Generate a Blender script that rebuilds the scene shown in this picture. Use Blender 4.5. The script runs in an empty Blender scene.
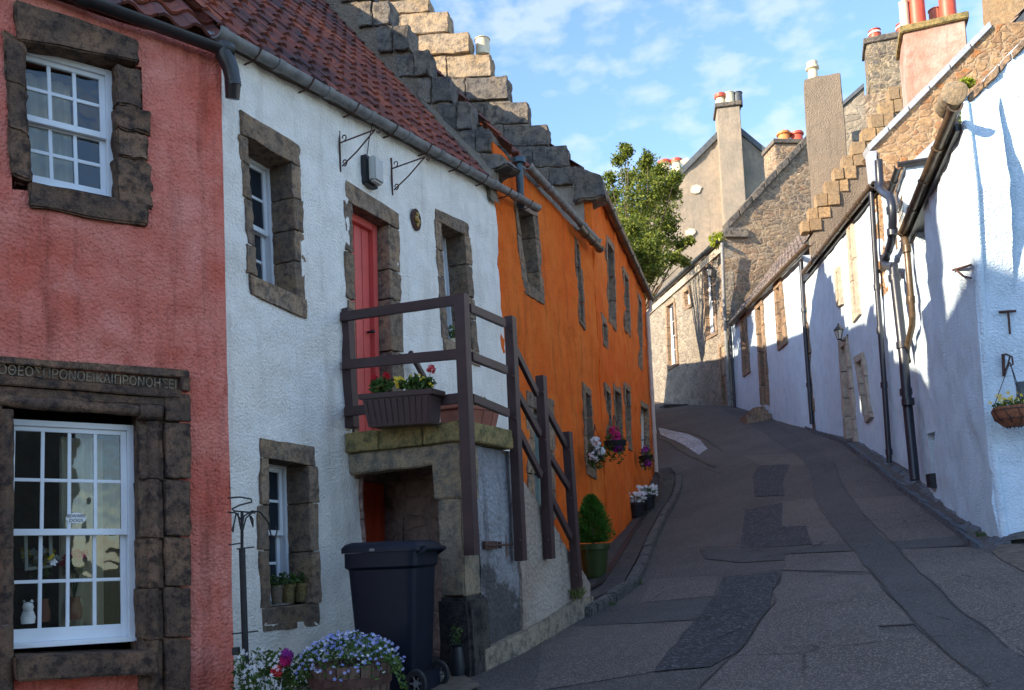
import bpy, bmesh, math, random
import numpy as np
from mathutils import Vector as V, Matrix, noise
from mathutils.geometry import delaunay_2d_cdt
R=math.radians; PI=math.pi
random.seed(7)
sc=bpy.context.scene; COL=sc.collection
# ------------------------------------------------------------ camera model
F=860.0; CX=512.0; CY=480.0; PITCH=R(4.18); ROLL=R(2.5)
_f=V((0,math.cos(PITCH),math.sin(PITCH))); _u0=V((0,-math.sin(PITCH),math.cos(PITCH))); _r0=V((1,0,0))
_r=_r0*math.cos(ROLL)-_u0*math.sin(ROLL); _u=_u0*math.cos(ROLL)+_r0*math.sin(ROLL)
def ray(px,py): return (_f+_r*((px-CX)/F)+_u*((CY-py)/F))
def at(px,py,Y):
    r=ray(px,py); return r*(Y/r.y)
class Fac:
    "vertical wall plane: u along the wall, n outwards, z up"
    def __init__(s,x,y,az,side=1):
        s.o=V((x,y,0)); a=R(az); s.az=az
        s.d=V((math.sin(a),math.cos(a),0)); s.n=V((math.cos(a),-math.sin(a),0))*side
    def hit(s,px,py,off=0.0):
        r=ray(px,py); o=s.o+s.n*off; t=o.dot(s.n)/r.dot(s.n); p=r*t
        return ((p-s.o).dot(s.d), p.z)
    def w(s,u,n,z):
        q=s.o+s.d*u+s.n*n; return V((q.x,q.y,z))
    def at(s,px,py,off=0.0):
        u,z=s.hit(px,py,off); return s.w(u,off,z)
W=Fac(-1.4565,7.5,25.9)
_p=W.at(500,270); O=Fac(_p.x,_p.y,23.2)
_p=O.w(3.97,0,0); O2=Fac(_p.x,_p.y,16.2)
RD=Fac(-2.03,6.15,54)
_p=W.at(345,430); BF=Fac(_p.x,_p.y,115.9)          # near face of the stair platform
_p=BF.at(462,420); S=Fac(_p.x,_p.y,25.9)            # street face of the stair
A=Fac(4.88,8.76,17,-1)
_p=Fac(4.8,8.5,17,-1).at(900,300); B=Fac(_p.x,_p.y,8.5,-1)
_p=B.at(805,340); C=Fac(_p.x,_p.y,1.2,-1)
_p=C.at(731,350); D=Fac(_p.x,_p.y,-9.1,-1)
def gable(f,u,side=-1):                              # plane across a house at u, facing the camera, running inwards
    q=f.w(u,0,0); az=f.az-90 if f.n.dot(V((math.cos(R(f.az)),-math.sin(R(f.az)),0)))>0 else f.az+90
    g=Fac(q.x,q.y,az,1)
    if g.n.dot(V((0,-1,0)))<0: g.n=-g.n
    return g
# ------------------------------------------------------------ ground height (thin plate through the foot of every wall)
G_PTS=[]
for f,l in ((S,[(483,672),(523,652),(578,621)]),(O2,[(614,545),(632,524),(655,475)]),
            (A,[(998,541),(915,477)]),(B,[(857,441),(809,428)]),(C,[(733,406)]),(D,[(690,405),(658,402)])):
    for p in l:
        q=f.at(*p); G_PTS.append((q.x,q.y,q.z))
G_PTS+=[(-.9,6.6,-1.07),(-1.35,5.6,-1.16),(-2.4,5.3,-1.2),(0,0,-1.75),(-4,0,-1.95),(4,0,-1.5),(0,-8,-2.1),(0,5.2,-1.2),
        (2.6,7.3,-.62),(7,46,8.0),(2,42,6.8),(-15,20,1.2),(20,20,3.2),(-15,46,7),(22,46,8.6),(10,6,-.3),(5,30,4.2)]
_P=np.array(G_PTS); 
def _phi(r): return np.where(r>1e-9, r*r*np.log(np.maximum(r,1e-9)),0)
_n=len(_P); _K=_phi(np.linalg.norm(_P[:,None,:2]-_P[None,:,:2],axis=2))+np.eye(_n)*.02
_M=np.zeros((_n+3,_n+3)); _M[:_n,:_n]=_K; _Q=np.c_[np.ones(_n),_P[:,:2]]; _M[:_n,_n:]=_Q; _M[_n:,:_n]=_Q.T
_wt=np.linalg.solve(_M,np.r_[_P[:,2],0,0,0])
def G(x,y):
    x=min(max(x,-22),26); y=min(max(y,-12),52)
    r=np.hypot(_P[:,0]-x,_P[:,1]-y)
    return float(_wt[:_n]@_phi(r)+_wt[_n]+_wt[_n+1]*x+_wt[_n+2]*y)
def gnd(px,py,off=0):
    r=ray(px,py); a=3.0; b=None; t=3.0
    while t<60:
        p=r*t
        if p.z<G(p.x,p.y)+off: b=t; break
        a=t; t+=.25
    if b is None: b=60; a=b
    for _ in range(25):
        m=(a+b)/2; p=r*m
        if p.z<G(p.x,p.y)+off: b=m
        else: a=m
    return r*b
# ------------------------------------------------------------ objects
def setp(o,label=None,cat=None,group=None,kind=None):
    if label: o['label']=label
    if cat: o['category']=cat
    if group: o['group']=group
    if kind: o['kind']=kind
    return o
def thing(name,label,cat,loc=(0,0,0),group=None,rz=0):
    o=bpy.data.objects.new(name,None); COL.objects.link(o); o.location=loc; o.rotation_euler=(0,0,rz); o.empty_display_size=.1
    o['org']=tuple(loc)
    return setp(o,label,cat,group)
def wo(o):                     # world origin of a chain of empties / meshes
    v=V((0,0,0))
    while o is not None: v+=V(o.location); o=o.parent
    return v
class MB:
    def __init__(s): s.v=[]; s.f=[]; s.m=[]
    def add(s,vs,fs,m=0):
        b=len(s.v); s.v+= [tuple(q) for q in vs]; s.f+=[tuple(i+b for i in f) for f in fs]; s.m+=[m]*len(fs); return s
    def hexa(s,q,m=0):         # 8 points: bottom 4, top 4
        return s.add(q,[(3,2,1,0),(4,5,6,7),(0,1,5,4),(1,2,6,5),(2,3,7,6),(3,0,4,7)],m)
    def box(s,c,d,m=0,rz=0,M=None):
        x,y,z=d[0]/2,d[1]/2,d[2]/2
        q=[V(p) for p in((-x,-y,-z),(x,-y,-z),(x,y,-z),(-x,y,-z),(-x,-y,z),(x,-y,z),(x,y,z),(-x,y,z))]
        if rz: M=Matrix.Rotation(rz,3,'Z')
        if M is not None: q=[M@p for p in q]
        return s.hexa([p+V(c) for p in q],m)
    def fq(s,f,quad,n0,n1,m=0):  # quad in facade coords [(u,z)*4] extruded n0..n1 (n1 = front)
        a=[f.w(u,n0,z) for u,z in quad]; b=[f.w(u,n1,z) for u,z in quad]
        return s.hexa(a+b,m)
    def fb(s,f,u0,u1,z0,z1,n0,n1,m=0): return s.fq(f,[(u0,z0),(u1,z0),(u1,z1),(u0,z1)],n0,n1,m)
    def tube(s,pts,r,seg=8,m=0,cap=True):
        pts=[V(p) for p in pts]; rs=r if isinstance(r,(list,tuple)) else [r]*len(pts); b=len(s.v); up=None
        for i,p in enumerate(pts):
            t=(pts[min(i+1,len(pts)-1)]-pts[max(i-1,0)]).normalized()
            if up is None: up=t.orthogonal().normalized()
            up=(up-t*up.dot(t)); up=up.normalized() if up.length>1e-6 else t.orthogonal().normalized()
            w=t.cross(up)
            for k in range(seg):
                a=2*PI*k/seg; s.v.append(tuple(p+(up*math.cos(a)+w*math.sin(a))*rs[i]))
        for i in range(len(pts)-1):
            for k in range(seg):
                s.f.append((b+i*seg+k,b+i*seg+(k+1)%seg,b+(i+1)*seg+(k+1)%seg,b+(i+1)*seg+k)); s.m.append(m)
        if cap:
            s.f.append(tuple(b+k for k in reversed(range(seg)))); s.m.append(m)
            s.f.append(tuple(b+(len(pts)-1)*seg+k for k in range(seg))); s.m.append(m)
        return s
    def lathe(s,prof,c,seg=20,m=0,sx=1,sy=1):
        b=len(s.v); c=V(c)
        for r,z in prof:
            for k in range(seg):
                a=2*PI*k/seg; s.v.append((c.x+r*sx*math.cos(a),c.y+r*sy*math.sin(a),c.z+z))
        for i in range(len(prof)-1):
            for k in range(seg):
                s.f.append((b+i*seg+k,b+i*seg+(k+1)%seg,b+(i+1)*seg+(k+1)%seg,b+(i+1)*seg+k)); s.m.append(m)
        return s
    def build(s,name,mats,parent=None,bev=0,sub=0,amp=0,nsc=6,smooth=False,grp=None):
        me=bpy.data.meshes.new(name); off=wo(parent) if parent else V((0,0,0))
        me.from_pydata([tuple(V(p)-off) for p in s.v],[],s.f)
        if not isinstance(mats,(list,tuple)): mats=[mats]
        for m in mats: me.materials.append(m)
        for p,mi in zip(me.polygons,s.m): p.material_index=mi
        if bev or sub or amp:
            bm=bmesh.new(); bm.from_mesh(me)
            bmesh.ops.recalc_face_normals(bm,faces=bm.faces)
            if bev: bmesh.ops.bevel(bm,geom=list(bm.edges),offset=bev,segments=2,affect='EDGES',clamp_overlap=True)
            if sub: bmesh.ops.subdivide_edges(bm,edges=[e for e in bm.edges if e.calc_length()>sub],cuts=2,use_grid_fill=True); 
            if sub: bmesh.ops.subdivide_edges(bm,edges=[e for e in bm.edges if e.calc_length()>sub],cuts=1,use_grid_fill=True)
            if amp:
                for v in bm.verts:
                    p=(v.co+off)*nsc; v.co+=V((noise.noise(p),noise.noise(p+V((31,7,3))),noise.noise(p+V((5,71,13)))))*amp
            bm.to_mesh(me); bm.free()
        else:
            bm=bmesh.new(); bm.from_mesh(me); bmesh.ops.recalc_face_normals(bm,faces=bm.faces); bm.to_mesh(me); bm.free()
        if smooth:
            me.shade_smooth()
            try: me.set_sharp_from_angle(angle=R(40))
            except Exception: pass
        o=bpy.data.objects.new(name,me); COL.objects.link(o); o.parent=parent
        return o
def copy_tree(o,parent=None):
    c=o.copy(); COL.objects.link(c)
    if parent: c.parent=parent
    for ch in list(o.children): copy_tree(ch,c)
    return c
# ------------------------------------------------------------ materials
def L(h): # sRGB 0-255 -> linear
    return tuple(((c/255)/12.92 if c/255<=.04045 else ((c/255+.055)/1.055)**2.4) for c in h)+(1,)
class NT:
    def __init__(s,name):
        s.m=bpy.data.materials.new(name); s.m.use_nodes=True; s.t=s.m.node_tree; s.t.nodes.clear()
        s.out=s.n('ShaderNodeOutputMaterial'); s.b=s.n('ShaderNodeBsdfPrincipled'); s.l(s.b.outputs[0],s.out.inputs[0])
        s.tc=s.n('ShaderNodeTexCoord'); s.co=s.tc.outputs['Object']
    def n(s,t,**k):
        x=s.t.nodes.new(t)
        for a,b in k.items(): setattr(x,a,b)
        return x
    def l(s,a,b): s.t.links.new(a,b)
    def mapd(s,scale=(1,1,1),co=None,rot=(0,0,0)):
        m=s.n('ShaderNodeMapping'); m.inputs['Scale'].default_value=scale; m.inputs['Rotation'].default_value=rot; s.l(co or s.co,m.inputs[0]); return m.outputs[0]
    def noi(s,scale,det=4,rough=.55,co=None,dist=0):
        x=s.n('ShaderNodeTexNoise'); x.inputs['Scale'].default_value=scale; x.inputs['Detail'].default_value=det; x.inputs['Roughness'].default_value=rough; x.inputs['Distortion'].default_value=dist
        s.l(co or s.co,x.inputs['Vector']); return x.outputs[0]
    def vor(s,scale,feat='F1',co=None,rnd=1):
        x=s.n('ShaderNodeTexVoronoi',feature=feat); x.inputs['Scale'].default_value=scale; x.inputs['Randomness'].default_value=rnd; s.l(co or s.co,x.inputs['Vector']); return x
    def ramp(s,v,stops,interp='LINEAR'):
        r=s.n('ShaderNodeValToRGB'); r.color_ramp.interpolation=interp; e=r.color_ramp.elements
        while len(e)<len(stops): e.new(.5)
        for i,(p,c) in enumerate(stops):
            e[i].position=p; e[i].color=c if isinstance(c,tuple) else (c,c,c,1)
        s.l(v,r.inputs[0]); return r.outputs[0]
    def mix(s,f,a,b,bt='MIX'):
        x=s.n('ShaderNodeMix',data_type='RGBA',blend_type=bt)
        for sk,v in ((x.inputs[0],f),(x.inputs[6],a),(x.inputs[7],b)):
            if hasattr(v,'links') or hasattr(v,'is_linked'): s.l(v,sk)
            elif isinstance(v,tuple): sk.default_value=v
            else: sk.default_value=v
        return x.outputs[2]
    def math(s,op,a,b=0):
        x=s.n('ShaderNodeMath',operation=op)
        for i,v in enumerate((a,b)):
            if hasattr(v,'is_linked'): s.l(v,x.inputs[i])
            else: x.inputs[i].default_value=v
        return x.outputs[0]
    def col(s,c):
        if hasattr(c,'is_linked'): s.l(c,s.b.inputs['Base Color'])
        else: s.b.inputs['Base Color'].default_value=c
    def rough(s,v):
        if hasattr(v,'is_linked'): s.l(v,s.b.inputs['Roughness'])
        else: s.b.inputs['Roughness'].default_value=v
    def bump(s,h,dist=.01,st=1,prev=None):
        x=s.n('ShaderNodeBump'); x.inputs['Strength'].default_value=st; x.inputs['Distance'].default_value=dist; s.l(h,x.inputs['Height'])
        if prev: s.l(prev,x.inputs['Normal'])
        s.l(x.outputs[0],s.b.inputs['Normal']); return x.outputs[0]
    def island(s): return s.n('ShaderNodeNewGeometry').outputs['Random Per Island']
def c4(r,g,b): return (r,g,b,1)
def sc_(c,k): return (c[0]*k,c[1]*k,c[2]*k,1)
def simple(name,c,rough=.6,metal=0,var=.12,nsc=8,bump=.002,bsc=60,spec=.5):
    t=NT(name); v=t.noi(nsc,5,.6)
    t.col(t.ramp(v,[(.3,sc_(c,1-var)),(.7,sc_(c,1+var))])); t.rough(rough); t.b.inputs['Metallic'].default_value=metal
    t.b.inputs['Specular IOR Level'].default_value=spec
    if bump: t.bump(t.noi(bsc,3),bump,.6)
    return t.m
def harl(name,c,dark,blot,grain=34,dist=.012,stain=.5,low=None,lowz=0,spot=.55):
    "rough-cast lime render: lumpy stones under limewash, faded patches, running stains"
    t=NT(name)
    big=t.noi(.9,4,.6); mid=t.noi(4.5,5,.65); stk=t.noi(3.2,5,.7,t.mapd((2.2,2.2,.22)))
    base=t.ramp(big,[(.35,c),(.65,blot)])
    base=t.mix(t.ramp(mid,[(.42,0.0),(.75,.75)]),base,sc_(c,.80))
    base=t.mix(t.ramp(stk,[(.52,0.0),(.78,stain)]),base,dark)
    vo=t.vor(grain,co=t.mapd((1,1,1.0))); pit=t.noi(grain*.8,4,.7)
    sp=t.ramp(t.noi(grain*1.9,3,.6),[(.30,1.0),(.40,0.0)]); base=t.mix(t.math('MULTIPLY',sp,spot),base,dark)
    cr=t.vor(1.1,'DISTANCE_TO_EDGE',co=t.mapd((1,1,.55),None)); ck=t.ramp(t.math('ADD',cr.outputs[0],t.math('MULTIPLY',t.noi(6,5,.7),.05)),[(.008,.5),(.016,0.0)])
    base=t.mix(t.math('MULTIPLY',ck,t.ramp(t.noi(1.7,2),[(.5,0.0),(.62,spot)])),base,dark)
    base=t.mix(t.ramp(t.noi(2.1,7,.75),[(.55,0.0),(.66,.42)]),base,blot)
    if low is not None:
        sx=t.n('ShaderNodeSeparateXYZ'); g=t.n('ShaderNodeNewGeometry'); t.l(g.outputs['Position'],sx.inputs[0])
        # grime splashed up from the road: worn patches near the foot of the wall
        h=t.math('SUBTRACT',lowz,sx.outputs[2]); h=t.math('ADD',h,t.math('MULTIPLY',t.math('SUBTRACT',t.noi(2.2,6,.75),.5),3.0))
        base=t.mix(t.ramp(h,[(.35,0.0),(.62,.8)]),base,low)
    t.col(base); t.rough(.93); t.b.inputs['Specular IOR Level'].default_value=.2
    hgt=t.math('ADD',t.math('MULTIPLY',vo.outputs[0],-.9),t.math('ADD',t.math('MULTIPLY',pit,1.2),t.math('MULTIPLY',mid,1.0)))
    t.bump(hgt,dist,1.0); return t.m
def stone(name,c,dark,warm,bdist=.012,k=1.0,isl=.45):
    "weathered sandstone, tone differs block by block"
    t=NT(name); big=t.noi(2.6*k,5,.65); mid=t.noi(9*k,6,.7); fine=t.noi(45*k,4,.7); i=t.island()
    base=t.mix(t.ramp(big,[(.40,0.0),(.62,1.0)]),c,warm)
    base=t.mix(t.ramp(mid,[(.45,0.0),(.62,.85)]),base,dark)
    base=t.mix(t.ramp(fine,[(.35,.5),(.5,0.0)]),base,sc_(dark,.6)); base=t.mix(t.ramp(t.noi(5*k,6,.8),[(.56,0.0),(.70,.6)]),base,(min(1,c[0]*1.7),min(1,c[1]*1.6),min(1,c[2]*1.45),1))
    base=t.mix(t.math('MULTIPLY',i,isl),base,dark)
    t.col(base); t.rough(.9); t.b.inputs['Specular IOR Level'].default_value=.25
    t.bump(t.math('ADD',t.math('MULTIPLY',mid,1.6),t.math('MULTIPLY',fine,.9)),bdist*1.2,1.0); return t.m
def rubble(name,cols,mortar,scale=3.2,mw=.055,bdist=.03,zs=1.7):
    "random rubble: stones of two sizes under weathered pointing"
    t=NT(name); va=t.n('ShaderNodeVectorMath',operation='MULTIPLY_ADD'); n2=t.n('ShaderNodeTexNoise'); n2.inputs['Scale'].default_value=2.6; n2.inputs['Detail'].default_value=4
    t.l(t.co,n2.inputs['Vector']); t.l(n2.outputs['Color'],va.inputs[0]); va.inputs[1].default_value=(.34,.34,.34); t.l(t.co,va.inputs[2]); co=t.mapd((1,1,zs),va.outputs[0])
    v=t.vor(scale*1.15,co=co,rnd=.9); e=t.vor(scale*1.15,'DISTANCE_TO_EDGE',co=co,rnd=.9); v2=t.vor(scale*2.7,co=co)
    sr=t.n('ShaderNodeSeparateColor'); t.l(v.outputs['Color'],sr.inputs[0]); s2=t.n('ShaderNodeSeparateColor'); t.l(v2.outputs['Color'],s2.inputs[0])
    st=[(i/(len(cols)-1)*.9+.05,c) for i,c in enumerate(cols)]
    tone=t.math('ADD',t.math('MULTIPLY',sr.outputs[0],.75),t.math('MULTIPLY',s2.outputs[0],.25))
    base=t.ramp(tone,st); f=t.noi(11,6,.75); f2=t.noi(1.3,5,.65)
    base=t.mix(t.ramp(f,[(.42,.0),(.66,.75)]),base,sc_(cols[0],.45))
    ed=t.math('ADD',e.outputs[0],t.math('MULTIPLY',t.math('SUBTRACT',f,.5),.28))
    mk=t.math('MULTIPLY',t.ramp(ed,[(0.0,1.0),(mw*2.2,0.0)]),t.ramp(t.noi(2.2,3),[(.35,.25),(.65,.9)]))
    base=t.mix(mk,base,mortar); base=t.mix(t.ramp(f2,[(.5,0.0),(.75,.5)]),base,sc_(mortar,.75))
    t.col(base); t.rough(.93); t.b.inputs['Specular IOR Level'].default_value=.2
    h=t.math('ADD',t.ramp(ed,[(0.0,0.0),(mw*2.6,1.0)]),t.math('MULTIPLY',f,1.3)); t.bump(h,bdist,.9); return t.m
def asphalt(name,c,k=1.0,rough=.85,coarse=70,dist=.006,spk=.5):
    t=NT(name); a=t.noi(.8,5,.6); f=t.noi(90,3,.8); v=t.vor(coarse*1.5)
    base=t.ramp(a,[(.3,sc_(c,.78)),(.7,sc_(c,1.2))])
    base=t.mix(t.ramp(t.noi(3.1,6,.7),[(.5,0.0),(.7,.35)]),base,sc_(c,.5))
    sr=t.n('ShaderNodeSeparateColor'); t.l(v.outputs['Color'],sr.inputs[0])
    base=t.mix(t.math('MULTIPLY',t.ramp(sr.outputs[0],[(.72,0.0),(.86,1.0)]),spk),base,(c[0]*3.2+.02,c[1]*3.1+.02,c[2]*3+.02,1))
    base=t.mix(t.ramp(f,[(.25,.7),(.42,0.0)]),base,sc_(c,.35))
    cr=t.vor(.9,'DISTANCE_TO_EDGE'); ck=t.ramp(t.math('ADD',cr.outputs[0],t.math('MULTIPLY',t.noi(5,6,.75),.10)),[(.050,.75),(.058,0.0)])
    base=t.mix(t.math('MULTIPLY',ck,t.ramp(t.noi(.7,2),[(.48,0.0),(.58,1.0)])),base,sc_(c,.25))
    base=t.mix(t.ramp(t.noi(1.9,7,.8),[(.56,0.0),(.72,.4)]),base,sc_(c,1.5))
    t.col(base); t.rough(rough); t.b.inputs['Specular IOR Level'].default_value=.35
    t.bump(t.math('ADD',v.outputs[0],f),dist,1.0); return t.m
M={}
M['red']=harl('coral limewash harling',c4(.66,.125,.075),c4(.17,.035,.025),c4(.78,.31,.24),44,.014,.75,spot=.9)
M['white']=harl('white limewash harling',c4(.87,.80,.70),c4(.46,.41,.35),c4(.88,.84,.77),50,.009,.5,low=c4(.34,.30,.26),lowz=-.75,spot=.3)
M['orange']=harl('ochre orange limewash harling',c4(.80,.130,.010),c4(.26,.05,.010),c4(.80,.20,.03),52,.010,.75,spot=.6)
M['rwhite']=harl('bright white harling',c4(.60,.75,.87),c4(.40,.48,.56),c4(.66,.79,.88),46,.011,.5,spot=.3)
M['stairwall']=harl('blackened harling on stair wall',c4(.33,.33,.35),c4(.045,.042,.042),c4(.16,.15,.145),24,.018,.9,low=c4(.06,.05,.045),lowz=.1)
M['stairwall2']=harl('peeling cream harling on stair wall',c4(.42,.36,.30),c4(.13,.10,.085),c4(.33,.24,.18),24,.018,.8)
M['greyharl']=harl('grey buff cement harling',c4(.27,.235,.19),c4(.12,.10,.085),c4(.36,.29,.22),30,.012,.6)
M['brownharl']=harl('brown harling',c4(.195,.16,.125),c4(.08,.065,.055),c4(.24,.19,.14),34,.018,.4)
M['pinkharl']=harl('pink cement chimney render',c4(.34,.18,.13),c4(.19,.10,.075),c4(.48,.36,.31),22,.005,.7)
M['stone']=stone('brown sandstone dressing',c4(.38,.28,.20),c4(.10,.078,.065),c4(.48,.31,.175),.014,1.5,.55)
M['rstone']=stone('dark moulded sandstone',c4(.165,.105,.072),c4(.028,.023,.022),c4(.30,.17,.10),.010,1.5,.4)
M['pinkstone']=stone('pale sandstone dressing',c4(.50,.44,.36),c4(.30,.26,.21),c4(.54,.44,.33),.006)
M['greystone']=stone('grey crow step stone',c4(.21,.19,.17),c4(.05,.048,.048),c4(.31,.25,.18),.02,1.0,.5)
M['litstone']=stone('sunlit cream crow step stone',c4(.46,.36,.25),c4(.14,.12,.10),c4(.50,.34,.18),.02,1.0,.4)  # lit copy of the grey step stone, sunlight put into the tone
M['ochrestone']=stone('ochre sandstone blocks',c4(.40,.285,.165),c4(.19,.14,.09),c4(.46,.29,.14),.012,1.6,.6)
M['mossstone']=stone('mossy yellow sandstone slab',c4(.36,.25,.10),c4(.09,.09,.045),c4(.33,.25,.10),.012,1.2,.2)
M['pier']=stone('grey brown sandstone pier',c4(.32,.25,.17),c4(.11,.105,.09),c4(.36,.26,.15),.01,1.0,.25)
M['kerb']=stone('worn kerb stone',c4(.13,.12,.115),c4(.05,.05,.05),c4(.17,.15,.125),.008,1.5,.35)
M['flag']=stone('dark paving flag',c4(.085,.075,.07),c4(.035,.033,.033),c4(.12,.10,.085),.006,1.5,.4)
M['dish']=stone('blue grey dished channel stone',c4(.16,.18,.21),c4(.055,.06,.075),c4(.19,.185,.18),.008,1.6,.35)
M['rub']=rubble('brown rubble masonry',[c4(.24,.17,.115),c4(.36,.255,.165),c4(.15,.125,.11),c4(.46,.34,.22),c4(.30,.18,.115)],c4(.40,.32,.235),2.6,.07)
M['rubgrey']=rubble('cream grey rubble masonry',[c4(.30,.26,.205),c4(.22,.19,.155),c4(.40,.34,.26),c4(.15,.135,.12)],c4(.36,.32,.265),2.3,.06)
M['rubgold']=rubble('golden rubble masonry',[c4(.36,.22,.12),c4(.46,.3,.16),c4(.27,.17,.10),c4(.44,.18,.06)],c4(.44,.34,.24),4.5,.06,.02,1.6)
M['rubstack']=rubble('blackened stone stack',[c4(.07,.065,.06),c4(.32,.27,.2),c4(.12,.11,.10),c4(.38,.3,.18)],c4(.36,.29,.2),3.2,.05,.02,1.5)
M['under']=rubble('brown rubble under stair',[c4(.26,.165,.13),c4(.34,.22,.18),c4(.2,.13,.10)],c4(.30,.2,.16),3.5,.05,.02)
M['sash']=simple('white gloss sash paint',c4(.74,.76,.78),.32,0,.05,6,.0008,40)
M['sashold']=simple('weathered white sash paint',c4(.58,.58,.56),.5,0,.15,12,.001,60)
M['coral']=simple('coral door paint',c4(.66,.105,.085),.38,0,.08,5,.0006,30)
M['coral2']=simple('orange red door paint',c4(.74,.10,.035),.4,0,.08,5,.0006,30)
M['slategreen']=simple('faded green door paint',c4(.25,.30,.26),.5,0,.12)
M['cream']=simple('cream door paint',c4(.62,.58,.52),.5,0,.08)
M['brown']=simple('dark brown railing paint',c4(.050,.023,.022),.5,0,.22,9,.0012,50)
M['iron']=simple('black wrought iron',c4(.018,.018,.020),.5,.3,.3,20,.001,90)
M['rusty']=simple('rusted wrought iron',c4(.085,.040,.030),.8,.2,.45,22,.0015,90)
M['gutgrey']=simple('lichened grey gutter iron',c4(.20,.20,.195),.62,.1,.35,9,.002,50)
M['gutblack']=simple('black gutter paint',c4(.022,.021,.023),.35,.0,.3,9,.001,50)
M['gutbrown']=simple('weathered bronze brown gutter',c4(.11,.075,.045),.38,.25,.4,9,.001,50)
M['pipeblue']=simple('blue grey pipe paint',c4(.03,.065,.085),.4,0,.3)
M['pipenavy']=simple('navy black pipe paint',c4(.018,.022,.034),.35,0,.2)
M['pipewhite']=simple('cream drainpipe paint',c4(.50,.42,.36),.5,0,.12)
M['lead']=simple('weathered lead flashing',c4(.42,.44,.47),.45,.2,.2,12,.001,40)
M['slate']=simple('dark slate',c4(.07,.08,.09),.55,0,.3,7,.006,25)
M['terra']=simple('terracotta',c4(.38,.135,.085),.75,0,.2,10,.001,60)
M['potred']=simple('red clay chimney pot',c4(.50,.075,.035),.5,0,.18,8,.002,30)
M['potcream']=simple('cream chimney pot',c4(.66,.56,.38),.6,0,.15,8,.002,30)
M['potorange']=simple('orange clay chimney pot',c4(.55,.20,.05),.6,0,.2,8,.002,30)
M['plasticbrown']=simple('brown plastic trough',c4(.055,.030,.027),.42,0,.1,4,0)
M['plasticgreen']=simple('olive green glazed pot',c4(.035,.05,.012),.3,0,.15,4,0)
M['black']=simple('black plastic',c4(.014,.016,.02),.45,0,.1,4,0)
M['bin']=simple('blue black wheelie bin plastic',c4(.004,.007,.016),.5,0,.25,6,.0008,120,spec=.25)
M['rubber']=simple('black rubber tyre',c4(.015,.015,.016),.8,0,.1)
M['soil']=simple('dark soil',c4(.03,.02,.014),.95,0,.4,30,.004,80)
M['curtain']=simple('pale curtain cloth',c4(.80,.70,.55),.85,0,.12,3,.002,20)
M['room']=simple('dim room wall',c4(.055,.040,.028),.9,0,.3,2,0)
M['paper']=simple('window sticker paper',c4(.75,.75,.72),.6,0,.02,3,0)
M['ink']=simple('black ink',c4(.02,.02,.02),.6,0,.02,3,0)
M['gold']=simple('polished brass',c4(.45,.30,.10),.3,.8,.1,3,0)
M['glob']=simple('frosted lamp glass',c4(.45,.44,.40),.25,0,.05,3,0)
M['basket']=simple('coir basket fibre',c4(.26,.10,.05),.95,0,.35,30,.01,60)
M['bark']=simple('tree bark',c4(.10,.07,.045),.9,0,.3,8,.01,30)
M['toy']=simple('pale ornament',c4(.5,.5,.46),.7,0,.3,14,0)
def oak():
    t=NT('weathered barrel oak'); n=t.noi(9,6,.7,t.mapd((4,4,.5))); i=t.island()
    b=t.ramp(n,[(.3,c4(.06,.035,.025)),(.7,c4(.21,.125,.085))]); t.col(t.mix(t.math('MULTIPLY',i,.5),b,c4(.05,.03,.022))); t.rough(.8); t.bump(n,.006,1); return t.m
M['oak']=oak()
def tile(name,c1,c2,c3,dk):
    t=NT(name); i=t.island(); n=t.noi(14,5,.7)
    b=t.ramp(i,[(0.0,c1),(.3,c2),(.62,c3),(.85,c1)]); b=t.mix(t.ramp(t.noi(1.1,4,.6),[(.45,0.0),(.62,.85)]),b,dk)
    b=t.mix(t.ramp(n,[(.5,0.0),(.68,.7)]),b,dk); t.col(b); t.rough(.75); t.bump(n,.006,1); return t.m
M['tile']=tile('clay pantile',c4(.22,.046,.022),c4(.31,.072,.028),c4(.10,.028,.020),c4(.030,.020,.022))
M['tilegrey']=tile('grey brown stone tile',c4(.17,.13,.11),c4(.22,.17,.14),c4(.12,.10,.09),c4(.07,.06,.06))
def glass(name,tint,see=True):
    t=NT(name); t.t.nodes.remove(t.b)
    gl=t.n('ShaderNodeBsdfGlossy'); gl.inputs['Roughness'].default_value=.015; gl.inputs['Color'].default_value=(.9,.9,.9,1)
    fr=t.n('ShaderNodeFresnel'); fr.inputs['IOR'].default_value=1.6
    bp=t.n('ShaderNodeBump'); bp.inputs['Strength'].default_value=.5; bp.inputs['Distance'].default_value=.006; t.l(t.noi(5,2),bp.inputs['Height']); t.l(bp.outputs[0],gl.inputs['Normal'])
    if see:
        a=t.n('ShaderNodeBsdfTransparent'); a.inputs['Color'].default_value=tint
    else:
        a=t.n('ShaderNodeBsdfDiffuse'); a.inputs['Color'].default_value=tint
    mx=t.n('ShaderNodeMixShader'); t.l(fr.outputs[0],mx.inputs[0]); t.l(a.outputs[0],mx.inputs[1]); t.l(gl.outputs[0],mx.inputs[2]); t.l(mx.outputs[0],t.out.inputs[0]); return t.m
M['glass']=glass('old window glass',(.85,.88,.86,1)); M['dglass']=glass('dark window glass',(.02,.026,.034,1),False)
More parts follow.
